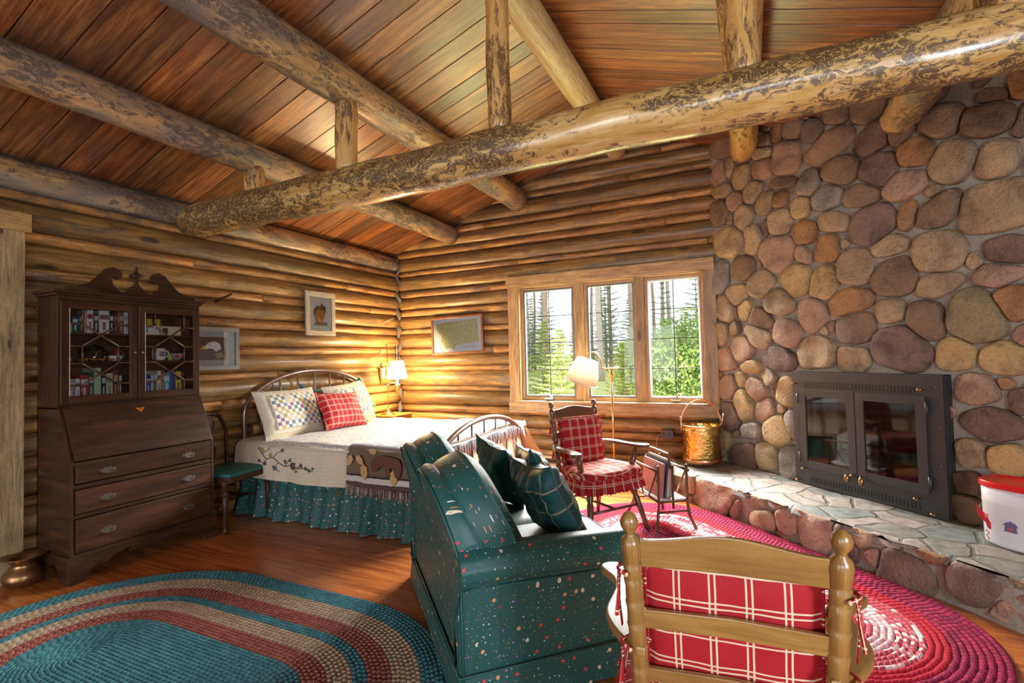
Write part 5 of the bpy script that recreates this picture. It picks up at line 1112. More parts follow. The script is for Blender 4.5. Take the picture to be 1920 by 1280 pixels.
R_={'teal':ropem('teal_braid',[(.065,.225,.26),(.08,.27,.315),(.055,.20,.24)],((.03,.08,.10),.55)),'tan':ropem('tan_braid',[(.46,.35,.24),(.52,.41,.29),(.42,.31,.21)],((.15,.09,.05),.65)),'rust':ropem('rust_braid',[(.28,.075,.055),(.33,.10,.08),(.24,.06,.05)],((.50,.36,.26),.3)),
 'rasp':ropem('raspberry_braid',[(.30,.012,.05),(.38,.018,.065),(.23,.012,.045)],((.03,.02,.08),.75)),'reda':ropem('red_braid',[(.44,.010,.028),(.38,.008,.024)],((.65,.10,.13),.4)),'redw':ropem('red_white_braid',[(.50,.04,.07),(.75,.55,.52),(.5,.04,.07)],((.80,.66,.62),.6)),'pinkw':ropem('pale_pink_braid',[(.75,.60,.58),(.70,.50,.50),(.62,.30,.34)],((.50,.20,.25),.35))}
def rug(name,loc,rz,half,bands,pitch,label,squash=1.0):
    r=empty(name,loc,rz,label=label,cat='rug'); parts={}
    rad=.5*pitch
    for bi,(r1,mt) in enumerate(bands):
        m=MB()
        while rad<r1:
            n1=max(8,int(rad*26)); pts=[]; ns_=10
            for k in range(ns_): pts.append((-half+2*half*k/ns_,-rad*squash))
            for k in range(n1): a=-pi/2+pi*k/n1; pts.append((half+cos(a)*rad,sin(a)*rad*squash))
            for k in range(ns_): pts.append((half-2*half*k/ns_,rad*squash))
            for k in range(n1): a=pi/2+pi*k/n1; pts.append((-half+cos(a)*rad,sin(a)*rad*squash))
            m.tube([(x,y,.007+.0015*noise.noise(Vector((x*3,y*3,rad)))) for x,y in pts],pitch*.56,6,closed=True,flat=1,rnd=R.random()); rad+=pitch
        o=m.build('braid_band',R_[mt],r); o.scale=(1,1,.8)
    return r
rug('oval_braided_rug',(-2.47,1.295,.0),radians(.5),.46,[(.345,'teal'),(.445,'rust'),(.545,'tan'),(.625,'teal'),(.725,'rust'),(.845,'tan'),(.965,'teal')],.0205,'oval braided rug in teal, tan and rust rings on the open floor')
rug('red_braided_rug',vu(2.33,2.66,.0),radians(135),.68,[(.12,'rasp'),(.20,'reda'),(.27,'redw'),(.335,'pinkw'),(.455,'redw'),(.54,'reda'),(.74,'rasp')],.029,'oval raspberry red and white braided rug in front of the hearth')
# ================================================================== magazine rack
mr=empty('magazine_rack',(-.72,4.30,.012),radians(125.6),label='rustic twig magazine rack standing before the hearth end',cat='magazine rack')
for sx in (-1,1):
    for sy in (-1,1):
        one('leg',lambda m:m.tube(curve([(sx*.255-(.02 if sx<0 else -.03),sy*.165,0),(sx*.235,sy*.135,.10),(sx*.23,sy*.122,.2),(sx*.23,sy*.12,.36),(sx*.23,sy*.12,.50)],5),[.013]*8+[.011]*13,8,rn=.2,uo=sx+sy),'stick',mr)
for sx in (-1,1):
    one('centre_stick',lambda m:m.tube([(sx*.232,0,.16),(sx*.232,0,.5)],.010,8,rn=.2,uo=sx),'stick',mr)
    one('end_rail',lambda m:m.tube([(sx*.232,-.12,.215),(sx*.232,.12,.215)],.009,7,rn=.15) and m.tube([(sx*.232,-.12,.135),(sx*.232,.12,.135)],.009,7,rn=.15),'stick',mr)
for sy in (-1,1):
    one('long_rail',lambda m:m.tube([(-.25,sy*.125,.455),(.25,sy*.125,.455)],.011,7,rn=.15),'stick',mr)
    one('long_rail',lambda m:m.tube([(-.235,sy*.122,.215),(.235,sy*.122,.215)],.009,7,rn=.15),'stick',mr)
    one('diagonal_brace',lambda m:m.tube([(-.21,sy*.122,.45),(-.05,sy*.122,.22)],.007,6,rn=.15) and m.tube([(.21,sy*.122,.45),(.05,sy*.122,.22)],.007,6,rn=.15),'stick',mr)
one('handle_frame',lambda m:m.tube(curve([(-.20,0,.46),(-.17,0,.56),(-.14,0,.575),(.14,0,.575),(.17,0,.56),(.20,0,.46)],4),.010,7,rn=.15) ,'stick',mr)
one('rack_floor',lambda m:m.box(-.225,.225,-.115,.115,.222,.232),'white',mr,bevel=.002)
rackM=mr.matrix_basis.copy()
def mag(i,y,lean,w,h,th,c,label,txt=None):
    r=empty('magazine',(0,0,0),label=label,cat='magazine',group='magazines in the twig rack'); r.matrix_world=T(-.72,4.30,.012)@RZ_(radians(125.6))@T(-.02+.01*i,y,.235)@RX_(lean)
    cm=colmat('mag%d'%i,c); one('magazine_cover',lambda m:[m.box(-w/2,w/2,-.0008,0,0,h),m.box(-w/2,w/2,th,th+.0008,0,h),m.box(-w/2-.0008,-w/2,0,th,0,h)],cm,r)
    one('page_block',lambda m:m.box(-w/2,w/2-.002,0,th,.002,h-.002),'paper',r)
    if txt: text('cover_lettering',txt,.07,colmat('magtxt',(.06,.05,.05)),r,T(-.04,th+.002,.17)@Matrix(((-1,0,0,0),(0,0,1,0),(0,1,0,0),(0,0,0,1)))@RZ_(-pi/2))
mag(0,.072,.10,.36,.27,.012,(.42,.22,.22),'magazine with mauve cover and dark title leaning at the left of the rack','OUT')
mag(1,.05,.14,.38,.29,.010,(.05,.06,.08),'magazine with near black cover next to the mauve one')
mag(2,.03,.12,.34,.30,.014,(.55,.42,.36),'magazine with tan back cover, tallest in the rack')
mag(3,.008,.08,.36,.28,.012,(.70,.68,.64),'thick pale magazine left of the centre stick')
mag(4,-.02,.05,.33,.27,.010,(.45,.38,.34),'grey brown magazine at the centre stick')
mag(5,-.06,-.05,.30,.25,.008,(.68,.70,.66),'white pamphlet at the right of the centre stick')
# ================================================================== floor lamp
fx,fy=-1.345,5.28
fl_=empty('floor_lamp',(fx,fy,0),label='brass gooseneck floor lamp with tilted cream shade before the window',cat='floor lamp')
one('lamp_base',lambda m:m.lathe([(.13,0),(.13,.012),(.10,.022),(.03,.035),(.018,.06),(.010,.08)],28),'brass',fl_)
one('pole',lambda m:m.tube([(0,0,.06),(0,0,1.23)],.0105,10),'brass',fl_)
one('turned_joint',lambda m:[m.lathe([(.010,1.10),(.014,1.12),(.012,1.15),(.024,1.17),(.028,1.185),(.014,1.2),(.018,1.22),(.010,1.235),(.010,1.25)],16),m.tube([(-.075,-.035,1.245),(.065,.03,1.255)],.006,8),m.sphere((.068,.032,1.255),.010)],'brass',fl_)
one('gooseneck',lambda m:m.tube(curve([(-.07,-.03,1.245),(-.10,-.03,1.27),(-.125,-.02,1.37),(-.19,-.01,1.425),(-.255,0,1.405),(-.27,0,1.35)],6),.0075,8),'bronze',fl_)
sv=NT('cream_lamp_shade',rough=.85,col=(.86,.80,.68)); tb=sv.t.nodes.new('ShaderNodeBsdfTranslucent'); tb.inputs[0].default_value=(.95,.88,.72,1); mx_=sv.t.nodes.new('ShaderNodeMixShader'); mx_.inputs[0].default_value=.5
sv.t.links.new(sv.b.outputs[0],mx_.inputs[1]); sv.t.links.new(tb.outputs[0],mx_.inputs[2]); sv.t.links.new(mx_.outputs[0],sv.t.nodes['Material Output'].inputs[0])
ax0=Vector((-1.606-fx,0,1.347));ax1=Vector((-1.690-fx,0,1.100)); dd=ax1-ax0
Ms=Matrix.Translation(ax0)@dd.to_track_quat('Z','Y').to_matrix().to_4x4()
one('shade',lambda m:m.lathe([(.118,0),(.135,.06),(.158,.14),(.185,dd.length),(.181,dd.length),(.155,.14),(.115,.002)],32,caps=False,M=Ms),sv.m,fl_)
one('shade_trim',lambda m:[m.tube([tuple(Ms@Vector((.119*cos(a*pi/16),.119*sin(a*pi/16),.002))) for a in range(32)],.004,5,closed=True),m.tube([tuple(Ms@Vector((.186*cos(a*pi/16),.186*sin(a*pi/16),dd.length-.002))) for a in range(32)],.004,5,closed=True)],'cream',fl_)
one('shade_spider',lambda m:m.tube([tuple(ax0+Vector((.02,0,-.01))),tuple(ax0+Vector((-.01,0,-.10)))],.012,8),'brass',fl_)
# ================================================================== kindling bucket on the hearth
bu=empty('hammered_brass_bucket',(-.475,5.43,.275),label='hammered brass bucket with arched handle on the left end of the hearth',cat='bucket')
hb_=NT('hammered_brass',rough=.22,metal=1,col=(.80,.50,.16)); hb_.bump(hb_.vor(hb_.obj(),38,0),.5,.008)
one('bucket_body',lambda m:m.lathe([(.0,.0),(.165,0),(.178,.012),(.182,.035),(.176,.045),(.182,.055),(.184,.065),(.182,.30),(.188,.31),(.184,.32),(.190,.332),(.184,.345),(.186,.375),(.192,.385),(.186,.388),(.178,.37),(.174,.05)],40,caps=False),hb_.m,bu)
one('copper_bottom_band',lambda m:m.lathe([(.1795,.004),(.187,.012),(.187,.05),(.184,.056)],40,caps=False),'copper',bu)
def bh(m):
    a=radians(20); pts=[(cos(a)*.195*cos(t*pi/20),sin(a)*.195*cos(t*pi/20),.40+.235*sin(t*pi/20)) for t in range(21)]; m.tube(pts,.008,8,flat=.7)
one('bail_handle',bh,'copper',bu)
for s in (-1,1): one('handle_bracket',lambda m:m.tube([(s*.183,s*.066,.32),(s*.188,s*.068,.47)],.008,6,flat=.5),'nickel',bu)
one('fire_poker_tip',lambda m:m.tube([(.19,.03,.37),(.215,.03,.50)],.006,6),'nickel',bu)
# ================================================================== fireplace insert
SI=5.30
def ig(s,t=0.): w=SI/sqrt(2)-t; return ((s+w)*q2,(w-s)*q2)
s0,s1=-3.265,-2.13; zi0,zi1=.268,1.212
ic=ig((s0+s1)/2); fi=empty('fireplace_insert',(ic[0],ic[1],zi0),radians(-45),label='black iron fireplace insert with two glass doors and slotted vents',cat='fireplace')
hw=(s1-s0)/2; HH=zi1-zi0
# local x along the wall to the right, local -y towards the room
def faceplate(m):
    ox0,ox1,oz0,oz1=-.485,.46,.155,.795
    for b in ((-hw,ox0,-.03,.0,0,HH),(ox1,hw,-.03,.0,0,HH),(ox0,ox1,-.03,.0,oz1,HH),(ox0,ox1,-.03,.0,0,oz0)): m.box(*b)
    m.box(-hw,-hw+.012,0,.06,0,HH);m.box(hw-.012,hw,0,.09,0,HH);m.box(-hw,hw,0,.06,HH-.012,HH)
one('faceplate',faceplate,'black',fi,bevel=.002)
one('firebox',lambda m:[m.box(-.5,.5,.40,.42,.1,.85),m.box(-.5,-.485,.0,.42,.1,.85),m.box(.46,.48,0,.42,.1,.85),m.box(-.5,.48,0,.42,.79,.81),m.box(-.5,.48,0,.42,.13,.152)],plain('sooty_brick',(.06,.05,.045),.9,0,.4,10),fi)
vs=colmat('ventdark',(.004,.004,.004))
for zc,x0_,x1_ in ((HH-.105,-.44,.40),(.052,-.42,.40)):
    n=34
    def vent(m):
        for i in range(n): x=x0_+(x1_-x0_)*i/(n-1); m.box(x-.0045,x+.0045,-.0315,-.0301,zc-.024,zc+.024)
    one('vent_slots',vent,vs,fi)
for s,a,b in ((0,-.495,-.015),(1,-.009,.47)):
    d=empty('glass_door'); d.parent=fi; z0,z1=.145,.80; f=.062
    one('door_frame',lambda m:[m.box(a,a+f,-.048,-.03,z0,z1),m.box(b-f,b,-.048,-.03,z0,z1),m.box(a+f,b-f,-.048,-.03,z0,z0+f),m.box(a+f,b-f,-.048,-.03,z1-f,z1)],'black',d,bevel=.003)
    one('door_pane',lambda m:m.add([(a+f,-.038,z0+f),(b-f,-.038,z0+f),(b-f,-.038,z1-f),(a+f,-.038,z1-f)],[(0,1,2,3)],smooth=False),'fglass',d)
    xh=b-.02 if s==0 else a+.02
    one('door_handle',lambda m:m.sphere((xh+(-.035 if s==0 else .03),-.085,z0-.005),.021,.018,.032,12,8,M=None) and m.tube([(xh,-.045,z0+.03),(xh+(-.02 if s==0 else .02),-.075,z0+.015)],.006,6),'bronze',d)
    for zz in (z0+.08,z1-.08):
        xx=a-.008 if s==0 else b+.008; one('hinge',lambda m:m.tube([(xx,-.045,zz-.04),(xx,-.045,zz+.04)],.011,8),'black',d)
for x,z in ((-.52,HH-.10),(.455,HH-.10),(-.46,.135),(-.52,.03),(.40,.105),(.50,.028)):
    one('knob',lambda m:m.tube([(x,-.03,z),(x,-.065,z)],.005,6) and m.sphere((x,-.072,z),.018,.012,.010,10,6),'bronze',fi)
for x,z in ((-.55,.80),(-.55,.6),(-.55,.33),(-.55,.12),(-.30,.84),(-.05,.84),(.22,.845),(.53,.86),(.54,.6),(.54,.35),(.53,.1),(-.25,.10),(.02,.09),(.3,.095)): one('rivet',lambda m:m.sphere((x,-.031,z),.006,.004,.006,8,5),'antique',fi)
one('log_grate',lambda m:[m.tube([(-.3,.12,.20),(.3,.12,.20)],.012,6),m.tube([(-.3,.28,.20),(.3,.28,.20)],.012,6)]+[m.tube([(x,.08,.17),(x,.08,.22),(x,.3,.22)],.008,6) for x in (-.25,-.1,.05,.2)],'black',fi)
for i,(x0_,x1_,y_,z_,rr_) in enumerate(((-.32,.10,.16,.262,.038),(-.15,.30,.25,.265,.042),(-.28,.22,.2,.335,.034))):
    p=[ig(0)]; c_=fi.matrix_basis
    m=MB(); m.tube([(x0_,y_-.01,z_),(x1_,y_+.02,z_+.005)],rr_,12,rn=.15,uo=i); o=m.build('firewood_log',M_['stick']); o.location=fi.location; o.rotation_euler=fi.rotation_euler; tag(o,('front','rear','upper')[i]+' split log lying inside the dark firebox','firewood','logs in the firebox')
# small brass tag above the insert
tg=one('brass_key_plate',lambda m:[m.lathe([(.012,-.002),(.013,0),(.012,.002)],14,M=RX_(pi/2)@Matrix.Diagonal((.7,1.6,1,1))),m.tube([(.0,-.004,.012),(.035,-.01,.012)],.004,6)],'bronze'); p=plane_pt=None
tp=ig(-2.80,.02); tg.location=(tp[0],tp[1],1.375); tg.rotation_euler=(0,0,radians(-45)); tag(tg,'small dark oval metal key plate on the stones above the insert','key plate')
# ================================================================== popcorn tin
tn=empty('white_tin',(1.375,3.735,.268),label='oval white tin with red lid and small printed house on the hearth',cat='tin')
tn.rotation_euler=(0,0,radians(-45))
def ov(m,prof,n=48,mat=0,e=3.2):
    V=[];F=[];
    for r,z in prof:
        for k in range(n):
            a=2*pi*k/n; c=cos(a);s=sin(a); V.append((r*(.20)*math.copysign(abs(c)**(2/e),c),r*.135*math.copysign(abs(s)**(2/e),s),z))
    for j in range(len(prof)-1):
        for k in range(n): k2=(k+1)%n; F.append((j*n+k,j*n+k2,(j+1)*n+k2,(j+1)*n+k))
    F.append(tuple((len(prof)-1)*n+k for k in range(n))); F.append(tuple(range(n))[::-1]); m.add(V,F,mat=mat)
one('tin_body',lambda m:ov(m,[(.90,0),(.95,.012),(.965,.02),(.99,.24),(.997,.243),(.99,.247),(1.0,.335)]),plain('white_enamel',(.78,.79,.83),.22,0,.02),tn)
one('tin_lid',lambda m:ov(m,[(1.03,.325),(1.04,.33),(1.04,.352),(1.02,.36),(.97,.36),(.95,.355)]),'red',tn)
# prints on the front face (local -y)
def onface(pts,th=.0015,ybase=-.1335): return pts
Mfc=lambda x,z:T(x,-.1345,z)@Mn
one('printed_house',lambda m:m.prism([(-.028,0),(.028,0),(.026,.006),(.024,.035),(.032,.033),(.02,.05),(.004,.055),(0,.062),(-.004,.055),(-.02,.05),(-.032,.033),(-.024,.035),(-.026,.006)],0,.003,M=Mfc(-.03,.10)),colmat('printblue',(.14,.13,.26)),tn)
one('printed_door',lambda m:m.prism([(-.012,0),(.012,0),(.012,.02),(-.012,.02)],.003,.0038,M=Mfc(-.03,.108)),colmat('printred',(.45,.10,.12)),tn)
one('printed_ribbon',lambda m:m.prism([(-.05,.13),(-.035,.10),(-.01,.075),(.012,.03),(.012,-.005),(-.002,.0),(-.012,.03),(-.045,.06),(-.05,.08)],0,.003,M=Mfc(-.13,.095)),colmat('ribbonred',(.62,.02,.04)),tn)
one('printed_sprig',lambda m:m.prism([(-.03,.10),(-.012,.12),(-.02,.085),(-.04,.07)],0,.0028,M=Mfc(-.145,.11)),'green',tn)
one('printed_flower',lambda m:[m.prism([(.012*cos(k*1.0472),.012*sin(k*1.0472)) for k in range(6)],.003,.004,M=Mfc(-.135,.165))],colmat('coral',(.8,.35,.22)),tn)
one('printed_script',lambda m:[m.tube([tuple(Mfc(-.135,.03)@Vector((.006*sin(k*1.1),k*.005,.001))) for k in range(12)],.0022,5)],colmat('ribbonred',(.62,.02,.04)),tn)
# ================================================================== wall pictures
def rot_wall(): return RZ_(pi/2)
def framed(name,loc,rz,w,h,fw,fmat,label,prints,matw=.0,matcol=(.75,.74,.66),depth=.022,glass_=True,rx=0,roll=0):
    r=empty(name,loc,label=label,cat='picture'); r.matrix_world=T(*loc)@RZ_(rz)@RX_(rx)@RY_(roll)
    fm=M_[fmat] if isinstance(fmat,str) else fmat
    one('picture_frame',lambda m:[m.box(-w/2,w/2,-depth,0,h/2-fw,h/2),m.box(-w/2,w/2,-depth,0,-h/2,-h/2+fw),m.box(-w/2,-w/2+fw,-depth+.0005,0,-h/2+fw,h/2-fw),m.box(w/2-fw,w/2,-depth+.0005,0,-h/2+fw,h/2-fw)],fm,r,bevel=.004)
    one('backing_board',lambda m:m.box(-w/2+.004,w/2-.004,-.006,-.001,-h/2+.004,h/2-.004),'cream',r)
    if matw: 
        a=w/2-fw; b=h/2-fw; one('picture_mat',lambda m:[m.box(-a,a,-.009,-.006,b-matw,b),m.box(-a,a,-.009,-.006,-b,-b+matw),m.box(-a,-a+matw,-.0088,-.006,-b+matw,b-matw),m.box(a-matw,a,-.0088,-.006,-b+matw,b-matw)],colmat('mat%.2f'%matcol[0],matcol),r)
    pm=MB(); mats=[]
    for k,(poly,col) in enumerate(prints):
        pm.prism(poly,.0061+k*.0003,.0064+k*.0003,mat=k,M=Mn); mats.append(col if not isinstance(col,tuple) else colmat('p_%d_%d_%d'%tuple(int(c*255) for c in col),col,.7))
    pm.build('printed_picture',mats,r)
    if glass_: one('picture_glass',lambda m:m.add([(-w/2+fw,-.012,-h/2+fw),(w/2-fw,-.012,-h/2+fw),(w/2-fw,-.012,h/2-fw),(-w/2+fw,-.012,h/2-fw)],[(0,1,2,3)],smooth=False),'pglass',r)
    return r
def rect(a,b,c,d): return [(a,c),(b,c),(b,d),(a,d)]
wf=wood('whitewashed_frame_wood',[(.2,(.60,.52,.44)),(.8,(.78,.71,.62))],(.5,.42,.36),blotch=.2,crack=.1,knots=False,rough=.6)
framed('chipmunk_picture',(-4.425,4.185,1.943),pi/2,.435,.50,.058,wf,'small upright white framed picture of a chipmunk high on the left wall',[
 (rect(-.115,.115,-.16,.16),(.10,.12,.14)),(rect(-.108,.108,-.153,.153),(.66,.68,.74)),
 (rect(-.108,.108,-.153,-.09),(.30,.28,.26)),([(-.10,-.12),(-.10,.04),(-.06,.085),(0,.09),(.02,.13),(.035,.10),(.08,.085),(.085,.05),(.07,.0),(.05,-.06),(.0,-.11)],(.17,.085,.05)),
 ([(-.07,-.10),(-.075,0),(-.03,.05),(.03,.03),(.06,.02),(.055,-.05),(.01,-.11)],(.50,.19,.05)),([(-.105,-.12),(-.10,-.02),(-.085,-.02),(-.07,-.11)],(.75,.72,.66)),([(.03,.06),(.042,.075),(.055,.06),(.042,.045)],(.02,.02,.02)),([(-.04,-.09),(-.045,-.02),(-.0,-.06),(.03,-.10)],(.75,.42,.16))],matw=.055,matcol=(.72,.75,.66))
gf=wood('grey_frame_wood',[(.2,(.26,.27,.27)),(.8,(.38,.39,.38))],(.2,.2,.2),blotch=.2,crack=.1,knots=False,rough=.4,coat=.3)
framed('eagle_picture',(-4.425,2.90,1.54),pi/2,.545,.395,.042,gf,'grey framed wide picture of a bald eagle half hidden behind the secretary',[
 (rect(-.23,.23,-.155,.155),(.34,.37,.38)),(rect(-.15,.15,-.105,.105),(.35,.10,.08)),(rect(-.147,.147,-.102,.102),(.09,.055,.045)),
 ([(-.10,-.10),(-.12,-.03),(-.06,.0),(.05,-.02),(.10,-.10)],(.16,.13,.12)),([(-.06,-.01),(-.055,.02),(-.02,.055),(.03,.065),(.08,.05),(.10,.0),(.05,-.03),(.02,-.005),(-.02,.0)],(.82,.82,.80)),([(-.045,.03),(-.085,.015),(-.10,-.015),(-.08,-.005),(-.05,-.002)],(.72,.48,.08)),([(-.02,.032),(-.012,.038),(-.005,.032),(-.012,.026)],(.02,.02,.02)),([(.03,-.05),(.10,-.03),(.13,-.08),(.06,-.09)],(.28,.30,.18))],matw=0)
# relief map
def mapmat():
    t=NT('relief_map_print',rough=.6); o=t.uv(); n=t.noise(t.vmul(o,(1,1,1)),34,7,.75,1.2); x=t.sep(o,0)
    c=t.ramp(n,[(.34,(.05,.08,.02)),(.46,(.40,.40,.14)),(.54,(.66,.60,.30)),(.66,(.45,.28,.14))]); lt=t.ramp(t.math('ADD',x,.35),[(.08,0),(.40,1)]); c=t.mix(t.math('MULTIPLY',lt,.4),c,(.72,.67,.40))
    t.set('col',c); return t.m
mpoly=[(-.325,.165),(-.10,.182),(.15,.19),(.315,.195),(.325,.0),(.33,-.105),(.20,-.118),(.03,-.125),(-.02,-.135),(-.045,-.185),(-.075,-.20),(-.095,-.17),(-.15,-.165),(-.165,-.195),(-.195,-.16),(-.215,-.10),(-.24,-.085),(-.25,-.04),(-.235,.0),(-.275,.035),(-.31,.075)]
mp=framed('relief_map',(-3.50,5.648,1.706),0,.80,.507,.028,wood('map_frame_wood',[(.2,(.25,.08,.035)),(.8,(.42,.16,.07))],(.15,.06,.03),knots=False,crack=.1,rough=.3,coat=.3),'framed relief map of Montana tilted on the wall left of the window',[(rect(-.365,.365,-.22,.22),(.78,.77,.76)),(rect(-.335,.33,-.20,.20),(.70,.72,.74)),(mpoly,mapmat()),(rect(.03,.335,-.20,-.13),(.72,.70,.74)),(rect(-.31,-.23,-.155,-.152),(.3,.3,.3))],roll=radians(-1.6))
text('map_title','MONTANA',.042,colmat('maptitle',(.52,.50,.58)),mp,T(.19,-.0085,-.18)@Mn); text('map_note','Miles',.016,colmat('maptitle2',(.3,.3,.33)),mp,T(-.26,-.0085,-.175)@Mn)
# pegs, outlet, heater
for loc,rot,mt,lab,L in (((-4.44,2.965,1.995),(.35,.9,0),'mahog','dark wooden peg in the left wall above the eagle picture',.14),((-4.40,5.22,1.90),(.25,.6,.2),'pale','pale thin wooden peg in the left wall near the corner',.17)):
    m=MB(); m.tube([(-.02,0,-.02),(L*.55,L*.75,.055)],.012 if mt=='mahog' else .008,8,rn=.1); o=m.build('wooden_peg',M_[mt]); o.location=loc; tag(o,lab,'peg')
ou=empty('power_outlet',(-.835,5.585,.53),label='dark brown outlet with a cord, low on the log wall beside the brass bucket',cat='outlet')
one('outlet_box',lambda m:m.box(-.065,.065,-.03,.06,-.038,.038),colmat('brownbox',(.09,.06,.05)),ou,bevel=.004); [one('outlet_socket',lambda m:m.box(x-.018,x+.018,-.033,-.029,-.02,.02),'muntin',ou) for x in (-.03,.03)]
one('power_cord',lambda m:m.tube(curve([(-.05,-.04,0),(-.09,-.06,-.03),(-.11,-.08,-.15),(-.13,-.12,-.35),(-.17,-.25,-.50),(-.18,-.6,-.523),(.1,-.75,-.523),(.3,-.8,-.523)],6),.0035,6),colmat('tancord',(.45,.30,.14)),ou)
hv=empty('baseboard_heater',(-1.9,5.50,0),label='cream baseboard heater along the log wall below the window',cat='heater')
one('heater_cover',lambda m:[m.box(-.75,.75,-.0,.06,.19,.215),m.box(-.75,.75,-.01,.06,.05,.13),m.box(-.75,-.735,0,.06,.04,.215),m.box(.735,.75,0,.06,.04,.215)],'cream',hv,bevel=.003); one('heater_back',lambda m:m.box(-.74,.74,.05,.06,.04,.20),'muntin',hv)
# ================================================================== outdoors
def grassm():
    t=NT('meadow_grass',rough=.95); o=t.obj(); n=t.noise(o,.5,5,.6); n2=t.noise(t.vmul(o,(1,1,1)),14,4,.7)
    c=t.mix(n,(.42,.46,.16),(.66,.62,.32)); c=t.mix(t.ramp(n2,[(.4,.5),(.6,0)]),c,(.32,.38,.14)); t.set('col',c); t.bump(n2,.6,.1); return t.m
def ghgt(x,y): return -.55+.028*max(0,min(y,30)-8)+.25*noise.noise(Vector((x*.12,y*.12,0)))+max(0,y-30)*.02
m=MB(); m.grid(lambda u,v:((u-.5)*130,6.2+v*95,ghgt((u-.5)*130,6.2+v*95),u,v),60,60); g=struct(m.build('ground_1',grassm())); g.name='meadow_ground'; tag(g,kind='structure')
def needle(name,c1,c2,tr=.35):
    m=bpy.data.materials.new(name); m.use_nodes=True; t=m.node_tree; b=t.nodes['Principled BSDF']; b.inputs['Roughness'].default_value=.8
    n=t.nodes.new('ShaderNodeTexNoise'); n.inputs['Scale'].default_value=3; tc=t.nodes.new('ShaderNodeTexCoord'); t.links.new(tc.outputs[3],n.inputs['Vector'])
    x=t.nodes.new('ShaderNodeMix'); x.data_type='RGBA'; t.links.new(n.outputs[0],x.inputs[0]); x.inputs[6].default_value=(*c1,1); x.inputs[7].default_value=(*c2,1); t.links.new(x.outputs[2],b.inputs[0])
    d=t.nodes.new('ShaderNodeBsdfTranslucent'); t.links.new(x.outputs[2],d.inputs[0]); ms=t.nodes.new('ShaderNodeMixShader'); ms.inputs[0].default_value=tr; t.links.new(b.outputs[0],ms.inputs[1]); t.links.new(d.outputs[0],ms.inputs[2]); t.links.new(ms.outputs[0],t.nodes['Material Output'].inputs[0]); return m
NG=needle('young_pine_needles',(.19,.27,.07),(.36,.43,.15)); ND=needle('dark_pine_needles',(.13,.19,.12),(.25,.31,.20)); NB=needle('bush_leaves',(.11,.20,.06),(.24,.33,.12)); TK=plain('pine_bark',(.36,.27,.21),.9,0,.3,5); TG=plain('dead_grey_trunk',(.48,.43,.38),.9,0,.25,4)
rt=random.Random(11)
def conifer_mesh(h,r,seed,dens=1.):
    rr=random.Random(seed); m=MB(); V=[];F=[]
    z=h*.08
    while z<h:
        fr=1-z/h; L=r*(fr**.8)+.05; nb=int(7+6*fr)
        for k in range(nb):
            a=rr.random()*6.283; ln=L*rr.uniform(.7,1.1); up=.25+.2*rr.random()
            ns_=max(4,int(ln/.09))
            for q in range(ns_):
                t=(q+.4)/ns_; px=cos(a)*ln*t;py=sin(a)*ln*t;pz=z+ln*t*up*.6
                for w in range(int(5*dens)):
                    b=rr.random()*6.28; s=.055+.06*rr.random(); dx,dy,dz=cos(b)*s,sin(b)*s,rr.uniform(-.02,.05)
                    n0=len(V); V+= [(px,py,pz),(px+dx,py+dy,pz+dz),(px+dx*.55-dy*.22,py+dy*.55+dx*.22,pz+dz*.5+.02)]; F.append((n0,n0+1,n0+2))
        z+=h*.055*(.6+.4*fr)
    m.add(V,F,smooth=False); return m
protoc={}
def conifer(x,y,h,r,mat,kind,label,group):
    t=empty(kind,(x,y,ghgt(x,y)),rt.random()*6,label=label,cat='tree',group=group)
    key=(round(h*2),mat.name,rt.randrange(2))
    if key in protoc: o=protoc[key].copy(); COL.objects.link(o); o.parent=t; o.scale=(h/key[0]*2,)*3
    else: o=conifer_mesh(key[0]/2,r,len(protoc)+5).build('crown',mat,t); o.scale=(h/key[0]*2,)*3; protoc[key]=o
    m=MB(); m.tube([(0,0,-.1),(0,0,h*.95)],[.03+h*.008,.01],7); m.build('trunk',TK,t); return t
lab_y='young bright green pine in the meadow outside the window'
for x,y,h,r in ((-4.0,11,2.4,.8),(-5.6,14,2.8,.9),(-2.85,12.5,2.0,.8),(-7.5,16,3.2,1.1),(-2.2,15,2.6,1.0),(-1.55,13,2.3,.9),(-9.5,19,3.4,1.2),(-6.2,19,3,1.),(-3.9,20,3.2,1.1),(-.3,13.2,1.9,.8),(-1.1,18,2.7,1.0),(-8.3,13,1.8,.7),(-12,22,3.6,1.2),(-5.0,25,3.6,1.2),(-2.6,24,3.5,1.2)):
    conifer(x,y,h,r,NG,'young_pine',lab_y,'young pines in the meadow')
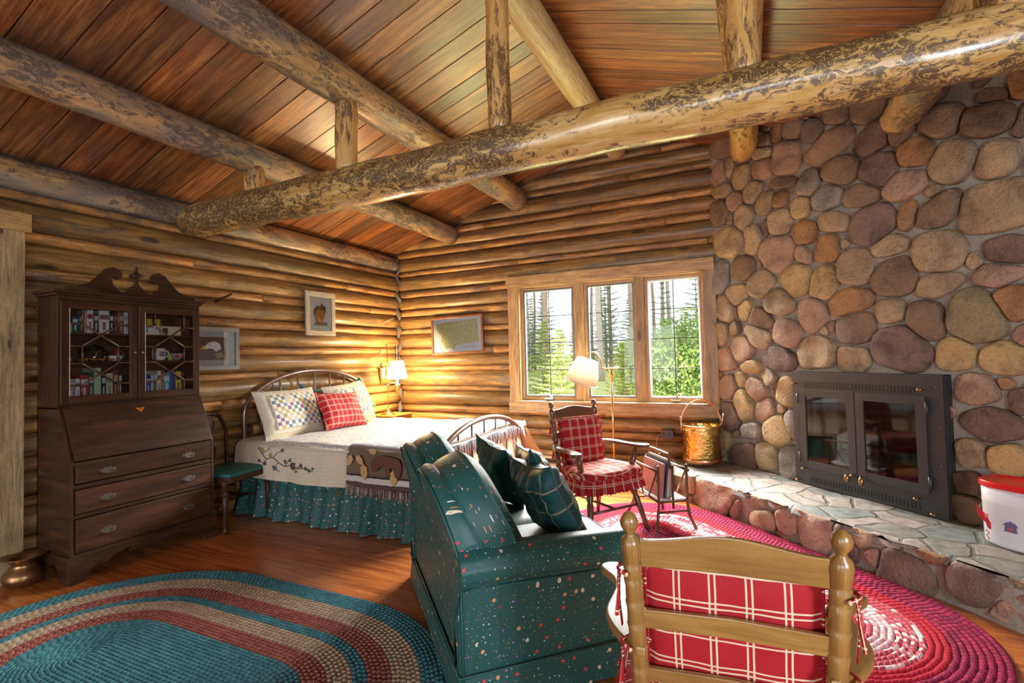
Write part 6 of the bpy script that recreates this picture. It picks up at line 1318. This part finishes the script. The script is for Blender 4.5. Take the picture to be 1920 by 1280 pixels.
for i in range(34):
    y=rt.uniform(29,46); x=-y*rt.uniform(-.02,.72); conifer(x,y,rt.choice((6.,7.,8.)),1.6,ND,'dark_conifer','dark conifer in the wood behind the meadow','conifers at the edge of the wood')
for i in range(46):
    y=rt.uniform(22,42); x=-y*rt.uniform(-.06,.75); h=rt.uniform(12,19)
    r=rt.uniform(.10,.19); t=empty('tall_bare_pine',(x,y,ghgt(x,y)),rt.random()*6,label='tall thin pine trunk with sparse dead branches beyond the meadow',cat='tree',group='tall bare pines')
    m=MB(); m.tube([(.05*sin(k+i),.05*cos(k*1.3+i),-.2+h*k/8) for k in range(9)],[r*(1-.07*k) for k in range(9)],7); m.build('trunk',(TG,TK)[i%2],t)
    m=MB()
    for k in range(16): z=rt.uniform(2.5,h*.9);a=rt.random()*6.28;L=rt.uniform(.3,1.1); m.tube([(0,0,z),(cos(a)*L*.6,sin(a)*L*.6,z-.05),(cos(a)*L,sin(a)*L,z-.25*L)],.014,4)
    m.build('dead_branches',TG,t)
for x,y,s,lab in ((-1.0,12.6,1.55,'large round leafy bush seen through the right hand window sash'),(-.2,12.9,1.1,'smaller leafy bush at the right edge of the window view')):
    t=empty('leafy_bush',(x,y,ghgt(x,y)),label=lab,cat='bush'); V=[];F=[]; rr=random.Random(int(y))
    for k in range(9000):
        a=rr.random()*6.28;b=math.acos(rr.uniform(-.6,1)); q=(rr.random()**.33)*s*(1+.25*noise.noise(Vector((cos(a)*2,sin(a)*2,b*2)))); p=Vector((q*sin(b)*cos(a),q*sin(b)*sin(a),q*cos(b)*1.0+s*.75)); d1=Vector((rr.uniform(-1,1),rr.uniform(-1,1),rr.uniform(-1,1)))*.045; d2=Vector((rr.uniform(-1,1),rr.uniform(-1,1),rr.uniform(-1,1)))*.035
        n0=len(V); V+=[tuple(p-d1),tuple(p+d2),tuple(p+d1),tuple(p-d2)]; F.append((n0,n0+1,n0+2,n0+3))
    m=MB(); m.add(V,F,smooth=False); m.build('foliage',NB,t); m=MB(); [m.tube([(0,0,0),(cos(k*1.3)*s*.5,sin(k*1.3)*s*.5,s*1.2)],.02,5) for k in range(6)]; m.build('stems',TK,t)
